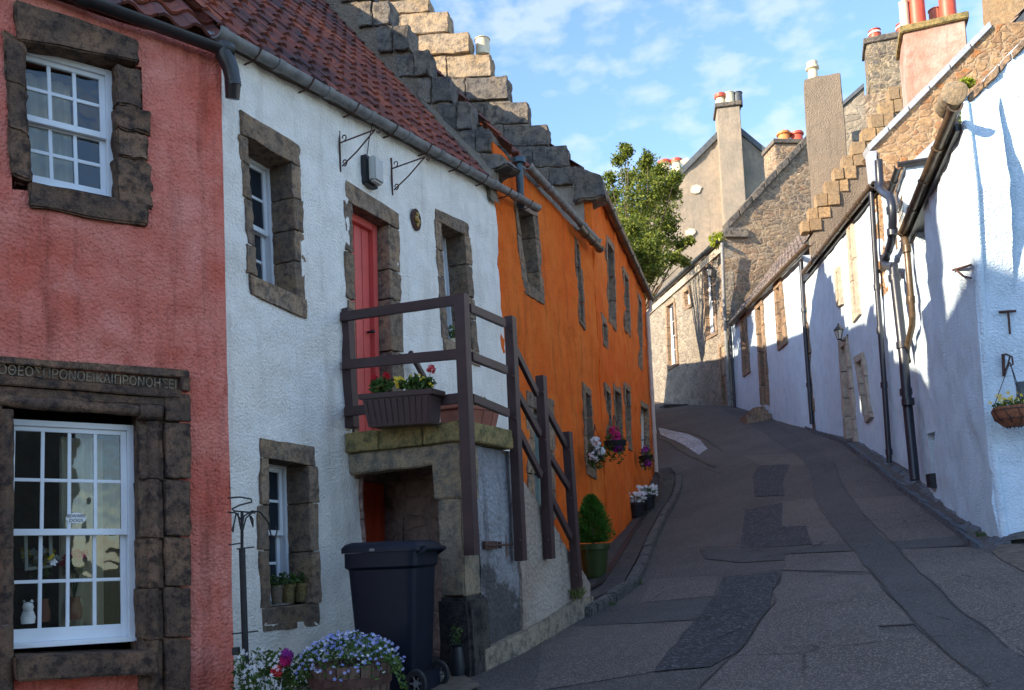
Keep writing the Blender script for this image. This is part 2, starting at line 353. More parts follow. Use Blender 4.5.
def leafm(name,a,b,rough=.55):
    t=NT(name); i=t.island(); t.col(t.ramp(i,[(0.0,a),(1.0,b)])); t.rough(rough); t.b.inputs['Specular IOR Level'].default_value=.3
    t.b.inputs['Subsurface Weight'].default_value=0
    tr=t.n('ShaderNodeBsdfTranslucent'); ra=[x for x in t.t.nodes if x.bl_idname=='ShaderNodeValToRGB'][-1]; t.l(ra.outputs[0],tr.inputs[0])
    mx=t.n('ShaderNodeMixShader'); mx.inputs[0].default_value=.3; t.l(t.b.outputs[0],mx.inputs[1]); t.l(tr.outputs[0],mx.inputs[2]); t.l(mx.outputs[0],t.out.inputs[0]); return t.m
M['leaf']=leafm('green leaves',c4(.035,.085,.018),c4(.11,.17,.035))
M['leaftree']=leafm('hawthorn leaves',c4(.055,.10,.012),c4(.21,.23,.03))
M['conif']=leafm('conifer needles',c4(.03,.11,.012),c4(.09,.22,.03))
M['moss']=leafm('yellow green moss',c4(.22,.30,.02),c4(.42,.45,.04))
M['grassdry']=leafm('dry grass blades',c4(.22,.20,.08),c4(.12,.15,.04))
M['fred']=leafm('red geranium petals',c4(.55,.012,.02),c4(.70,.03,.05)); M['fwhite']=leafm('white petals',c4(.75,.74,.76),c4(.85,.85,.85))
M['fblue']=leafm('pale blue petals',c4(.22,.27,.62),c4(.52,.55,.80)); M['fpink']=leafm('magenta petals',c4(.62,.02,.16),c4(.75,.05,.30))
M['fpurple']=leafm('violet petals',c4(.25,.02,.20),c4(.40,.04,.38)); M['fyellow']=leafm('yellow petals',c4(.75,.52,.02),c4(.85,.65,.06))
M['fcoral']=leafm('coral rose petals',c4(.72,.05,.06),c4(.80,.10,.12))
M['road']=asphalt('patched road asphalt',c4(.084,.070,.064),spk=.4)
M['roadlight']=asphalt('worn brownish asphalt',c4(.104,.084,.074),spk=.5)
M['roaddark']=asphalt('dark trench asphalt',c4(.070,.062,.060),spk=.3)
M['roadcoarse']=asphalt('coarse chipping asphalt',c4(.046,.043,.046),coarse=30,dist=.014,spk=.6)
M['seal']=asphalt('black bitumen seal',c4(.010,.010,.011),rough=.5,spk=.05)
M['wet']=asphalt('wet setts with pale sky glint',c4(.24,.26,.31),rough=.45,coarse=14,dist=.02,spk=.5)  # pale blue base paints the sky mirrored in wet setts
M['earth']=simple('hillside grass and earth',c4(.06,.07,.03),.95,0,.4,3,.02,9)
M['dirt']=simple('gravelly dirt',c4(.10,.075,.055),.95,0,.5,9,.01,40)
M['plinth']=stone('worn cream plinth',c4(.34,.28,.21),c4(.13,.11,.09),c4(.40,.32,.22),.014,1.2,.2)
M['sootstone']=stone('soot black pier base stone',c4(.045,.042,.043),c4(.012,.012,.013),c4(.09,.075,.065),.012,1.2,.2)
# ------------------------------------------------------------ building helpers
def inpoly(p,poly):
    x,y=p; c=False; j=len(poly)-1
    for i in range(len(poly)):
        xi,yi=poly[i]; xj,yj=poly[j]
        if (yi>y)!=(yj>y) and x<(xj-xi)*(y-yi)/(yj-yi)+xi: c=not c
        j=i
    return c
def densify(poly,step,closed=True):
    o=[]; n=len(poly)
    for i in range(n if closed else n-1):
        a=V(poly[i]); b=V(poly[(i+1)%n]); k=max(1,int((b-a).length/step))
        for j in range(k): o.append(tuple(a+(b-a)*(j/k)))
    if not closed: o.append(tuple(poly[-1]))
    return o
def cdt(outer,holes,step):
    loops=[densify(outer,step)]+[densify(h,step*.8) for h in holes]
    pts=[];ed=[]
    for l in loops:
        b=len(pts); pts+=l; ed+=[(b+i,b+(i+1)%len(l)) for i in range(len(l))]
    xs=[p[0] for p in outer]; ys=[p[1] for p in outer]
    bp=np.array(pts); x=min(xs)+step*.5; k=0
    while x<max(xs):
        y=min(ys)+step*.5+(k%2)*step*.5
        while y<max(ys):
            if inpoly((x,y),outer) and not any(inpoly((x,y),h) for h in holes):
                if np.min((bp[:,0]-x)**2+(bp[:,1]-y)**2)>(step*.45)**2: pts.append((x,y))
            y+=step
        x+=step; k+=1
    vs,es,fs,*_=delaunay_2d_cdt([V(p[:2]) for p in pts],ed,[],0,1e-5)
    out=[]
    for f in fs:
        c=sum((vs[i] for i in f),V((0,0)))/len(f)
        if inpoly((c.x,c.y),outer) and not any(inpoly((c.x,c.y),h) for h in holes): out.append(tuple(f))
    return vs,out
def wall(f,outer,holes,mat,parent,name='wall',thick=.35,grid=.10,amp=.012,n=0,nsc=2.2,lean=0):
    vs,fs=cdt(outer,holes,grid); me=bpy.data.meshes.new(name); off=wo(parent)
    front=[f.w(p.x,n+amp*noise.noise(V((p.x*nsc,p.y*nsc,3)))+amp*.6*noise.noise(V((p.x*7,p.y*7,9))),p.y)-off for p in vs]
    me.from_pydata([tuple(p) for p in front],[],fs)
    bm=bmesh.new(); bm.from_mesh(me)
    ed=[e for e in bm.edges if len(e.link_faces)==1]
    r=bmesh.ops.extrude_edge_only(bm,edges=ed)
    for v in [g for g in r['geom'] if isinstance(g,bmesh.types.BMVert)]: v.co-=f.n*thick
    bmesh.ops.recalc_face_normals(bm,faces=bm.faces)
    # make sure the front looks outwards
    bm.faces.ensure_lookup_table(); fr=[q for q in bm.faces if abs(q.normal.dot(f.n))>.8]
    if fr and sum(q.normal.dot(f.n) for q in fr)<0: bmesh.ops.reverse_faces(bm,faces=bm.faces)
    bm.to_mesh(me); bm.free(); me.materials.append(mat); me.shade_smooth()
    try: me.set_sharp_from_angle(angle=R(50))
    except Exception: pass
    o=bpy.data.objects.new(name,me); COL.objects.link(o); o.parent=parent; return o
def hq(f,px,off=0): return [f.hit(x,y,off) for x,y in px]
def lerp(a,b,t): return (a[0]+(b[0]-a[0])*t,a[1]+(b[1]-a[1])*t)
def bil(q,s,t): return lerp(lerp(q[0],q[1],s),lerp(q[3],q[2],s),t)     # q = TL,TR,BR,BL ; s across, t down
def sub(q,s0,s1,t0,t1): return [bil(q,s0,t0),bil(q,s1,t0),bil(q,s1,t1),bil(q,s0,t1)]
def wd(q): return abs(q[1][0]-q[0][0])
def ht(q): return abs(q[0][1]-q[3][1])
def inset(q,l,r,t,b):
    w=max(wd(q),.01); h=max(ht(q),.01); return sub(q,l/w,1-r/w,t/h,1-b/h)
def surround(f,q,qi,parent,mat,n0=-.22,n1=.008,jambs=3,name='stone_surround',amp=.012,seed=1,sill=True):
    rn=random.Random(seed); mb=MB()
    L0,T0=0,0
    def blk(a): mb.fq(f,a,n0,n1+rn.uniform(-.004,.008))
    blk([q[0],q[1],bilx(q,qi,1,'t'),bilx(q,qi,0,'t')])
    if sill: blk([bilx(q,qi,0,'b'),bilx(q,qi,1,'b'),q[2],q[3]])
    for side in (0,1):
        ts=[0]+sorted((k+rn.uniform(-.22,.22))/jambs for k in range(1,jambs))+[1]
        top=bilx(q,qi,side,'t'); bot=bilx(q,qi,side,'b') if sill else (q[3] if side==0 else q[2])
        it=qi[0] if side==0 else qi[1]; ib=qi[3] if side==0 else qi[2]
        for a,b in zip(ts[:-1],ts[1:]):
            e=rn.uniform(-.0,.03); o1=lerp(top,bot,a+.004); o2=lerp(top,bot,b-.004); i1=lerp(it,ib,a+.004); i2=lerp(it,ib,b-.004)
            d=1 if o1[0]>i1[0] else -1
            blk([(o1[0]+d*e,o1[1]),i1,i2,(o2[0]+d*(e+rn.uniform(-.012,.012)),o2[1])])
    return mb.build(name,mat,parent,bev=.004,sub=.06,amp=amp*.5,nsc=19,smooth=True)
def bilx(q,qi,side,e):
    # point on the outer side edge at the height of the inner corner
    o0=q[0] if side==0 else q[1]; o1=q[3] if side==0 else q[2]
    i=(qi[0] if side==0 else qi[1]) if e=='t' else (qi[3] if side==0 else qi[2])
    t=(i[1]-o0[1])/((o1[1]-o0[1]) or 1e-6); return lerp(o0,o1,t)
def sash(f,q,parent,depth=.2,cols=2,rows=2,mat='sash',glassm='dglass',room=False,bar=.022,fr=.05,cur=None,cm='curtain'):
    "q = whole frame quad; two sliding sashes of cols x rows panes each"
    d=-depth; w=wd(q); h=ht(q); sx=fr/w; sy=fr/h; mb=MB(); F=MB()
    def bx(s0,s1,t0,t1,n0,n1): mb.fq(f,sub(q,s0,s1,t0,t1),n0,n1)
    bx(0,sx,0,1,d-.07,d+.02); bx(1-sx,1,0,1,d-.07,d+.02); bx(sx,1-sx,0,sy*.9,d-.07,d+.018); bx(sx*.0,1,1-sy*.7,1,d-.07,d+.05)
    mid=.5
    for k,(t0,t1,dn) in enumerate(((sy*.9,mid+.012,-.005),(mid-.012,1-sy*.7,-.045))):
        a=d+dn; st=.038/w; s0,s1=sx,1-sx; rt=.032/h; rb=(.042 if k==0 else .085)/h
        bx(s0,s0+st,t0,t1,a-.03,a+.001); bx(s1-st,s1,t0,t1,a-.03,a+.001)
        bx(s0+st,s1-st,t0,t0+rt,a-.03,a); bx(s0+st,s1-st,t1-rb,t1,a-.03,a)
        g0,g1,h0,h1=s0+st,s1-st,t0+rt,t1-rb
        for c in range(1,cols):
            x=g0+(g1-g0)*c/cols; bx(x-bar/2/w,x+bar/2/w,h0,h1,a-.026,a-.004)
        for r_ in range(1,rows):
            y=h0+(h1-h0)*r_/rows; bx(g0,g1,y-bar/2/h,y+bar/2/h,a-.024,a-.006)
        F.fq(f,sub(q,s0+st*.5,s1-st*.5,t0+rt*.5,t1-rb*.5),a-.018,a-.015)
    o=mb.build('sash_window',M[mat],parent,bev=.0025)
    g=F.build('glass_pane',M[glassm],o)
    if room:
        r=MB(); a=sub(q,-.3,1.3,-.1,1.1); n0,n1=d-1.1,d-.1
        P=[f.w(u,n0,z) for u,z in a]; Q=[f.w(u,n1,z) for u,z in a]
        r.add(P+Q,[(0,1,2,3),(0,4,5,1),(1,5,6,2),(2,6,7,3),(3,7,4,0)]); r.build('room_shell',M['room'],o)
    return o
def curtain(f,q,n,parent,mat,waves=5,amp=.03):
    mb=MB(); b=[]; N=waves*8; vs=[];fs=[]
    for i in range(N+1):
        for t in (0,.5,1):
            u,z=bil(q,i/N,t); vs.append(f.w(u,n+amp*math.sin(i/N*waves*2*PI+t),z))
    for i in range(N):
        for j in range(2): a=i*3+j; fs.append((a,a+3,a+4,a+1))
    mb.add(vs,fs); return mb.build('curtain',mat,parent,smooth=True)
def turned(g,a):
    h=Fac(g.o.x,g.o.y,g.az+a,1)
    if h.n.dot(g.n)<0: h.n=-h.n
    return h
def gutter(p0,p1,parent,mat,r=.06,out=None,name='gutter',brk=None,joints=None,sag=.0):
    "half-round gutter with collars between p0 and p1"
    p0=V(p0);p1=V(p1); t=(p1-p0).normalized(); s=out.normalized(); up=s.cross(t); up=up if up.z>0 else -up
    mb=MB(); N=max(2,int((p1-p0).length/.3)); pr=[PI+PI*k/8 for k in range(9)]
    def ringp(c,rr): return [c+s*math.cos(a)*rr+up*math.sin(a)*rr for a in pr]
    vs=[]
    for i in range(N+1):
        c=p0.lerp(p1,i/N)+V((0,0,-sag*math.sin(PI*i/N)+.006*noise.noise(V((i*1.7,0,0)))))
        vs+=ringp(c,r)+list(reversed(ringp(c,r-.008)))
    fs=[]; m=18
    for i in range(N):
        for k in range(m): fs.append((i*m+k,i*m+(k+1)%m,(i+1)*m+(k+1)%m,(i+1)*m+k))
    fs.append(tuple(range(m))); fs.append(tuple(range(N*m,N*m+m))); mb.add(vs,fs)
    n=max(1,int((p1-p0).length/(joints or .9)))
    for k in range(n+1):
        c=p0.lerp(p1,k/n if n else 0); vs=[]
        for dx in (-.035,.035): vs+=ringp(c+t*dx,r+.012)+list(reversed(ringp(c+t*dx,r-.0)))
        mb.add(vs,[(k2,(k2+1)%m,m+(k2+1)%m,m+k2) for k2 in range(m)]+[tuple(range(m)),tuple(range(m,2*m))])
    o=mb.build(name,mat,parent,smooth=True)
    if brk:
        nb=int((p1-p0).length/brk)
        for k in range(nb):
            bb=MB(); c=p0.lerp(p1,(k+.6)/nb); e=c-s*(.14)-V((0,0,r+.03)); bb.tube([e+V((0,0,.0)),c-V((0,0,r+.02)),c+s*(r*.8)-V((0,0,r*.6)),c+s*(r+.015)],.008,6)
            bb.build('gutter_bracket',M['rusty'],o)
    return o
def tiles(p0,p1,up,length,parent,mat,tw=.23,course=.30,name='roof',flat=False,jit=.006):
    "pantiles laid course by course; p0->p1 the eaves, up = unit vector up the slope"
    p0=V(p0);p1=V(p1); e=(p1-p0).normalized(); nm=e.cross(up); nm=nm if nm.z>0 else -nm; W_=(p1-p0).length
    nu=max(1,int(W_/tw)); tw=W_/nu; nc=int(length/course); rn=random.Random(5); mb=MB(); S_=6
    for c in range(nc):
        for k in range(nu):
            du=rn.uniform(-jit,jit); dl=rn.uniform(-jit,jit)*1.5; tl=rn.uniform(-.004,.006); vs=[]
            for row,(sv,hh) in enumerate(((c*course+dl,.030+tl),((c+1)*course+.04,.0))):
                for j in range(S_+1):
                    x=j/S_; h=(.030*math.sin((x+.05)*2*PI) if not flat else 0)
                    vs.append(p0+e*((k+x)*tw+du)+up*sv+nm*(h+hh))
            n1=S_+1
            for j in range(S_+1): vs.append(vs[j]-nm*.022)      # thickness of the lower edge
            fs=[(j,j+1,n1+j+1,n1+j) for j in range(S_)]+[(2*n1+j,2*n1+j+1,j+1,j) for j in range(S_)]
            mb.add(vs,fs)
    o=mb.build(name,mat,parent); 
    return o
def chimneypot(p,parent,mat,r=.11,h=.4,kind=0,name='chimney_pot'):
    mb=MB()
    if kind==0: prof=[(r*1.05,0),(r*1.0,.02),(r*.88,h*.75),(r*1.1,h*.78),(r*1.12,h*.9),(r*.95,h*.93),(r*.95,h),(r*.78,h),(r*.76,h*.3)]
    elif kind==1: prof=[(r*1.0,0),(r*.98,h*.96),(r*1.1,h*.97),(r*1.1,h),(r*.8,h),(r*.8,h*.3)]
    else: prof=[(r*1.15,0),(r*1.1,h*.06),(r*.72,h*.12),(r*.66,h*.62),(r*.95,h*.68),(r*.95,h*.78),(r*.75,h*.82),(r*.8,h),(r*.6,h),(r*.6,h*.4)]
    mb.lathe(prof,p,16); return mb.build(name,mat,parent,smooth=True)
# ------------------------------------------------------------ foliage
def leaves(mb,c,rad,n,size,m=0,rn=random,flat=.0,droop=0,shell=.0):
    "small folded leaf faces scattered in an ellipsoid"
    for _ in range(n):
        while True:
            p=V((rn.uniform(-1,1),rn.uniform(-1,1),rn.uniform(-1,1)))
            if shell<p.length<=1: break
        q=V((c[0]+p.x*rad[0],c[1]+p.y*rad[1],c[2]+p.z*rad[2])); s=size*rn.uniform(.6,1.3)
        a=V((rn.uniform(-1,1),rn.uniform(-1,1),rn.uniform(-1,1)-droop)).normalized(); b=a.cross(V((rn.uniform(-1,1),rn.uniform(-1,1),rn.uniform(-1,1)+.01))).normalized(); nn=a.cross(b)
        mb.add([q-a*s,q+b*s*.5+nn*s*.15,q+a*s,q-b*s*.5+nn*s*.15,q],[(0,4,1),(1,4,2),(2,4,3),(3,4,0)] if False else [(0,1,2,3)],m)
def flower(mb,p,s,m=0,rn=random,n=5,to=V((0,-1,.4))):
    to=(V(to)+V((rn.uniform(-.6,.6),rn.uniform(-.6,.6),rn.uniform(-.5,.5)))).normalized(); a=to.orthogonal().normalized(); b=to.cross(a); p=V(p); vs=[p-to*s*.15]; fs=[]
    for k in range(n):
        t=2*PI*k/n; d1=a*math.cos(t-.5)+b*math.sin(t-.5); d2=a*math.cos(t)+b*math.sin(t); d3=a*math.cos(t+.5)+b*math.sin(t+.5)
        i=len(vs); vs+=[p+d1*s*.75+to*s*.1,p+d2*s*1.05,p+d3*s*.75+to*s*.1]; fs+=[(0,i,i+1,i+2)]
    mb.add(vs,fs,m)
def bloom(mb,p,r,m,rn=random,n=14,s=.018):      # round geranium head
    for _ in range(n):
        d=V((rn.gauss(0,1),rn.gauss(0,1),rn.gauss(0,1))).normalized(); flower(mb,V(p)+d*r*rn.uniform(.7,1),s,m,rn,5,d)
def stems(mb,base,tips,r=.003,m=0):
    for t in tips:
        b=V(base); t=V(t); mid=(b+t)/2+V((random.uniform(-.02,.02),random.uniform(-.02,.02),.02)); mb.tube([b,mid,t],r,4,m,cap=False)
# ============================================================ RED HOUSE
hb=RD.w(-.6,-.2,-1.4)
red=thing('red_house','coral red harled house with carved dark stone window surrounds at left edge','house',hb)
up_out=hq(RD,[(2,26),(149,62),(153,212),(3,196)])
up_in=hq(RD,[(24,46),(114,66),(117,203),(30,186)])
up_in[0]=(up_in[0][0],up_in[0][1])
gw_out=hq(RD,[(-30,362),(186,379),(190,705),(-30,720)])
gw_in=hq(RD,[(14,417),(136,426),(137,648),(12,656)])
uE=0.0
g0=hq(RD,[(95,-4)],.10)[0]; g1=hq(RD,[(228,50)],.10)[0]; ge=RD.hit(-80,-80)[1]
topz=min(g0[1],g1[1])
wall(RD,[(-9.5,-2.3),(uE,-1.9),(uE+.01,0),(uE-.01,g1[1]+.02),(-9.5,g1[1]+.25)],[inset(up_out,.05,.05,.05,.05),inset(gw_out,.06,.05,.0,0)],M['red'],red,grid=.075,amp=.028)
# rounded harled return at the corner towards the white house
mb=MB(); pts=[]
for k in range(24):
    z=-1.9+k*(g1[1]+1.85)/23; pts.append(RD.w(uE-.045+.008*noise.noise(V((k*.5,0,0))),-.055,z))
mb.tube(pts,.062,12); mb.build('corner_roll',M['red'],red,smooth=True)
# upper window
su=MB(); rn=random.Random(3)
qq=hq(RD,[(14,3),(136,42),(137,66),(16,42)]); su.fq(RD,qq,-.2,.055)                       # deep lintel block
su.fq(RD,hq(RD,[(28,184),(147,206),(147,228),(28,208)]),-.2,.05)                          # sill block
for a,b,l0,l1 in((44,92,3,24),(93,138,6,26),(139,184,8,29)): su.fq(RD,hq(RD,[(l0,a-12),(l1+1,a),(l1+2,b),(l0+2,b-10)]),-.2,.03)
for a,b,e in((68,108,140),(109,132,150),(133,160,147),(161,206,151)): su.fq(RD,hq(RD,[(114,a-3),(e,a+4),(e+1,b+4),(116,b-3)]),-.2,.035)
so=su.build('stone_surround',M['rstone'],red,bev=.012,sub=.06,amp=.022,nsc=16,smooth=True); so['label']='rough brown stone blocks round the upper window'
fq_=hq(RD,[(8,42),(112,71),(116,205),(14,184)],-.10)
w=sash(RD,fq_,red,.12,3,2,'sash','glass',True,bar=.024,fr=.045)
curtain(RD,sub(fq_,.05,.62,.08,.95),-.30,w,M['curtain'],4,.02)
# ground window with carved surround
su=MB()
band=hq(RD,[(-30,360),(188,376),(188,392),(-30,374)])
su.fq(RD,hq(RD,[(-30,374),(180,391),(180,399),(-30,383)]),-.2,.045)                     # cyma below inscription
su.fq(RD,hq(RD,[(-30,384),(180,399.5),(163,406),(-30,396)]),-.2,.020)
su.fq(RD,hq(RD,[(-30,355),(187,371),(188,378.5),(-30,362.5)]),-.2,.040)
su.fq(RD,hq(RD,[(179,377.5),(189,379),(189,392),(179,391)]),-.2,.041)
su.fq(RD,hq(RD,[(-30,363),(178.5,378.5),(178.5,390.5),(-30,374)]),-.2,.008)             # sunk inscription panel
for a,b in((393,421),(422,478),(479,535),(536,585),(586,636),(637,720)):
    su.fq(RD,hq(RD,[(163,a+1),(189,a+2),(190,b+1),(165,b)]),-.2,.036+rn.uniform(-.005,.008))
for a,b in((424,480),(481,538),(539,588),(589,640),(641,720)):
    su.fq(RD,hq(RD,[(137,a),(162,a+1),(164,b),(139,b-1)]),-.2,.010)
for a,b in((405,470),(471,548),(549,625),(626,720)):
    su.fq(RD,hq(RD,[(-30,a),(2,a),(2,b),(-30,b)]),-.2,.03)
su.fq(RD,hq(RD,[(-30,404),(1,404),(1,720),(-30,720)]),-.2,.0); su.fq(RD,hq(RD,[(137.5,407),(187,396),(189,720),(140,720)]),-.2,-.012)
so=su.build('stone_surround',M['rstone'],red,bev=.006,sub=.06,amp=.009,nsc=16,smooth=True)
rl=MB()
def rollpts(px,n,N=10): 
    o=[]
    for (a,b) in zip(px[:-1],px[1:]):
        for k in range(N): o.append(RD.at(a[0]+(b[0]-a[0])*k/N,a[1]+(b[1]-a[1])*k/N,n))
    o.append(RD.at(*px[-1],n)); return o
rl.tube(rollpts([(-30,398),(138,411)],.015),.040,12)
rl.tube(rollpts([(139,411.5),(162,413)],.022),.052,12)
rl.tube(rollpts([(6,410),(6,480.5)],.01),.045,12); 
for a,b in((481,548),(549,625),(626,720)): rl.tube(rollpts([(6,a-.6),(6,b)],.01),.043,12)
for a,b in((421,479),(480,537),(538,587),(588,639),(640,715)): rl.tube(rollpts([(152,a),(153,b)],-.01),.045,12)
rl.build('roll_moulding',M['rstone'],red,amp=.010,nsc=13,smooth=True)
# carved inscription
cu=bpy.data.curves.new('inscription','FONT'); cu.body='ΟΘΕΟΣΠΡΟΝΟΕΙΚΑΙΠΡΟΝΟΗΣΕΙ'; cu.size=.088; cu.extrude=.006; cu.materials.append(M['pier']); cu.bevel_depth=.0008; cu.align_x='RIGHT'
_t=bpy.data.objects.new('inscription_text',cu); io=bpy.data.objects.new('inscription',bpy.data.meshes.new_from_object(_t)); bpy.data.objects.remove(_t); COL.objects.link(io); io.parent=red
ia=RD.at(177,389.2,.009); ib=RD.at(0,374,.009); 
X=(ia-ib).normalized(); Z=V((0,0,1)); Nn=RD.n; Z=Nn.cross(X).normalized()
Mx=Matrix((X,Z,Nn)).transposed().to_4x4(); io.matrix_local=Matrix.Translation(ia-hb)@Mx@Matrix.Diagonal(((ia-RD.at(-2,374,.009)).length/max(.01,-min(v.co.x for v in io.data.vertices)),1,1,1))
mb=MB(); mb.fq(RD,hq(RD,[(-30,668),(140,664),(142,760),(-30,760)]),-.2,.0); mb.build('wall_below_sill',M['red'],red,sub=.1,amp=.012,nsc=5)
si=MB(); si.fq(RD,hq(RD,[(12,655),(152,650),(156,672),(14,680)]),-.2,.13); si.build('window_sill',M['rstone'],red,bev=.012,sub=.09,amp=.012,nsc=9,smooth=True)
fq_=hq(RD,[(2,418),(134,425),(137,641),(-4,650)],-.10)
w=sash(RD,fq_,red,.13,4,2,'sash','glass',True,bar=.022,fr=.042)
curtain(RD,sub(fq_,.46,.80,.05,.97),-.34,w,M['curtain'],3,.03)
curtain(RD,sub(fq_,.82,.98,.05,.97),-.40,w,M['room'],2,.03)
# red roof, seen above its black gutter
a=RD.w(-9.5,.05,g1[1]+.20); b=RD.w(uE,.05,g1[1]+.10)
upv=(-RD.n*math.cos(R(47))+V((0,0,1))*math.sin(R(47))).normalized()
tiles(a,b,upv,4.8,red,M['tile'],name='pantile_roof')
dnr=(-RD.n*math.cos(R(47))-V((0,0,1))*math.sin(R(47))); mb=MB(); mb.add([a+upv*4.8,b+upv*4.8,b+upv*4.8+dnr*4.8,a+upv*4.8+dnr*4.8,a,b],[(0,1,2,3),(0,3,4),(1,5,2)]); mb.build('rear_roof',M['tile'],red)
gg=gutter(RD.w(-2.9,.10,g1[1]+(g0[1]-g1[1])*2),RD.w(g1[0],.10,g1[1]),red,M['gutblack'],.055,RD.n)
mb=MB(); e=RD.w(g1[0]-.02,.09,g1[1]-.03); mb.tube([e+V((0,0,.06)),e-V((0,0,.02)),e+V((.03,.03,-.10)),e+V((.045,.05,-.22))],[.075,.07,.06,.055],12); mb.tube([e+V((.04,.045,-.18)),e+V((.02,.09,-.30))],[.06,.05],12)
mb.build('gutter_outlet',M['gutblack'],red,smooth=True)
# unseen block and chimney added off frame to shade the near white house
mb=MB(); x0,x1,y0,y1,ze,zr=-13,-8.6,-3.0,3.5,9.0,10.6
mb.hexa([(x0,y0,-3),(x1,y0,-3),(x1,y1,-3),(x0,y1,-3),(x0,y0,ze),(x1,y0,ze),(x1,y1,ze),(x0,y1,ze)]); mb.build('shade_block',M['red'],red)
mb=MB(); mb.box((-9.2,4.1,5),(.9,.9,14.4)); mb.build('shade_stack',M['greyharl'],red)
mb=MB(); xm=(x0+x1)/2; mb.add([(x0-.2,y0,ze),(x1+.2,y0,ze),(xm,y0,zr),(x0-.2,y1,ze),(x1+.2,y1,ze),(xm,y1,zr)],[(0,1,2),(5,4,3),(0,2,5,3),(1,4,5,2),(0,3,4,1)]); mb.build('shade_block_roof',M['tile'],red)
# ------- window dressing (things of their own)
p=RD.at(76,518,-.135)
t=thing('window_sticker','white oval warning sticker on the big ground window pane','sticker',p)
mb=MB(); cen=p; X=RD.d; vs=[cen+X*(.062*math.cos(a))+V((0,0,1))*(.036*math.sin(a)) for a in [2*PI*k/28 for k in range(28)]]
mb.add([v+RD.n*.002 for v in vs]+[v-RD.n*.0005 for v in vs],[tuple(range(28)),tuple(range(55,27,-1))]); mb.build('oval_sticker',M['paper'],t)
def text(body,loc,X,N_,size,mat,parent=None,ext=.001,name='lettering'):
    cu=bpy.data.curves.new(name,'FONT'); cu.body=body; cu.size=size; cu.extrude=ext; cu.align_x='CENTER'; cu.materials.append(mat)
    _t=bpy.data.objects.new(name+'_t',cu); o=bpy.data.objects.new(name,bpy.data.meshes.new_from_object(_t)); bpy.data.objects.remove(_t); COL.objects.link(o); X=X.normalized(); Y=N_.cross(X).normalized()
    o.parent=parent; o.matrix_local=Matrix.Translation(V(loc)-(wo(parent) if parent else V((0,0,0))))@Matrix((X,Y,N_)).transposed().to_4x4(); return o
text('BEWARE',p+V((0,0,.004))+RD.n*.003,RD.d,RD.n,.030,M['ink'],t); text('DOGS',p-V((0,0,.026))+RD.n*.003,RD.d,RD.n,.030,M['ink'],t)
# a jar of flowers, a framed picture and a small ornament stand inside the big window
zs=RD.hit(60,621,-.2)[1]
def insideflowers(px,py,label,mats,sz=.10,n=20,seed=2):
    p=RD.at(px,py,-.26); t=thing('window_flowers',label,'flowers',V((p.x,p.y,zs)),'flowers inside the big window'); rn=random.Random(seed)
    mb=MB(); mb.lathe([(0,0),(.045,0),(.05,.06),(.035,.13),(.04,.15)],(p.x,p.y,zs),14); mb.build('vase',M['terra'],t,smooth=True)
    mb=MB(); leaves(mb,(p.x,p.y,p.z-.04),(sz*.8,sz*.5,sz*.9),50,.03,0,rn); stems(mb,(p.x,p.y,zs+.12),[p+V((rn.uniform(-sz,sz)*.6,0,rn.uniform(-.02,sz*.5))) for _ in range(6)],.003); mb.build('foliage',M['leaf'],t)
    for k,mm in enumerate(mats):
        mb=MB()
        for _ in range(n//len(mats)): flower(mb,p+V((rn.uniform(-sz,sz),rn.uniform(-.05,.05),rn.uniform(-.03,sz*.7))),.026,0,rn)
        mb.build('blossom',M[mm],t)
insideflowers(42,560,'orange and white flowers in a pot behind the lower left panes',['fyellow','fwhite'],.11,40,3)
insideflowers(74,560,'pink and red flowers in a pot behind the middle lower pane',['fpink','fred'],.08,22,5)
p=RD.at(40,550,-.22); t=thing('picture_frame','small gilt framed picture standing behind the lower left pane','picture frame',RD.at(40,571,-.215))
mb=MB(); q=hq(RD,[(24,533),(52,531),(53,567),(25,571)],-.215)
mb.fq(RD,sub(q,0,.12,0,1),-.23,-.21);mb.fq(RD,sub(q,.88,1,0,1),-.23,-.21);mb.fq(RD,sub(q,.12,.88,0,.08),-.23,-.21);mb.fq(RD,sub(q,.12,.88,.92,1),-.23,-.21); mb.build('frame_edge',M['cream'],t,bev=.002)
p=RD.at(28,604,-.20); t=thing('ornament','small pale animal ornament on the inner sill behind the glass','ornament',V((p.x,p.y,zs)))
mb=MB(); mb.lathe([(0,0),(.04,0),(.045,.04),(.03,.085),(0,.09)],(p.x,p.y,zs),14); mb.lathe([(0,-.033),(.025,-.025),(.034,0),(.026,.026),(0,.034)],(p.x+.006,p.y-.01,zs+.105),12); mb.lathe([(0,-.012),(.012,0),(0,.016)],(p.x-.02,p.y-.01,zs+.14),8); mb.lathe([(0,-.012),(.012,0),(0,.016)],(p.x+.03,p.y-.01,zs+.14),8); mb.build('ornament_body',M['toy'],t,smooth=True)

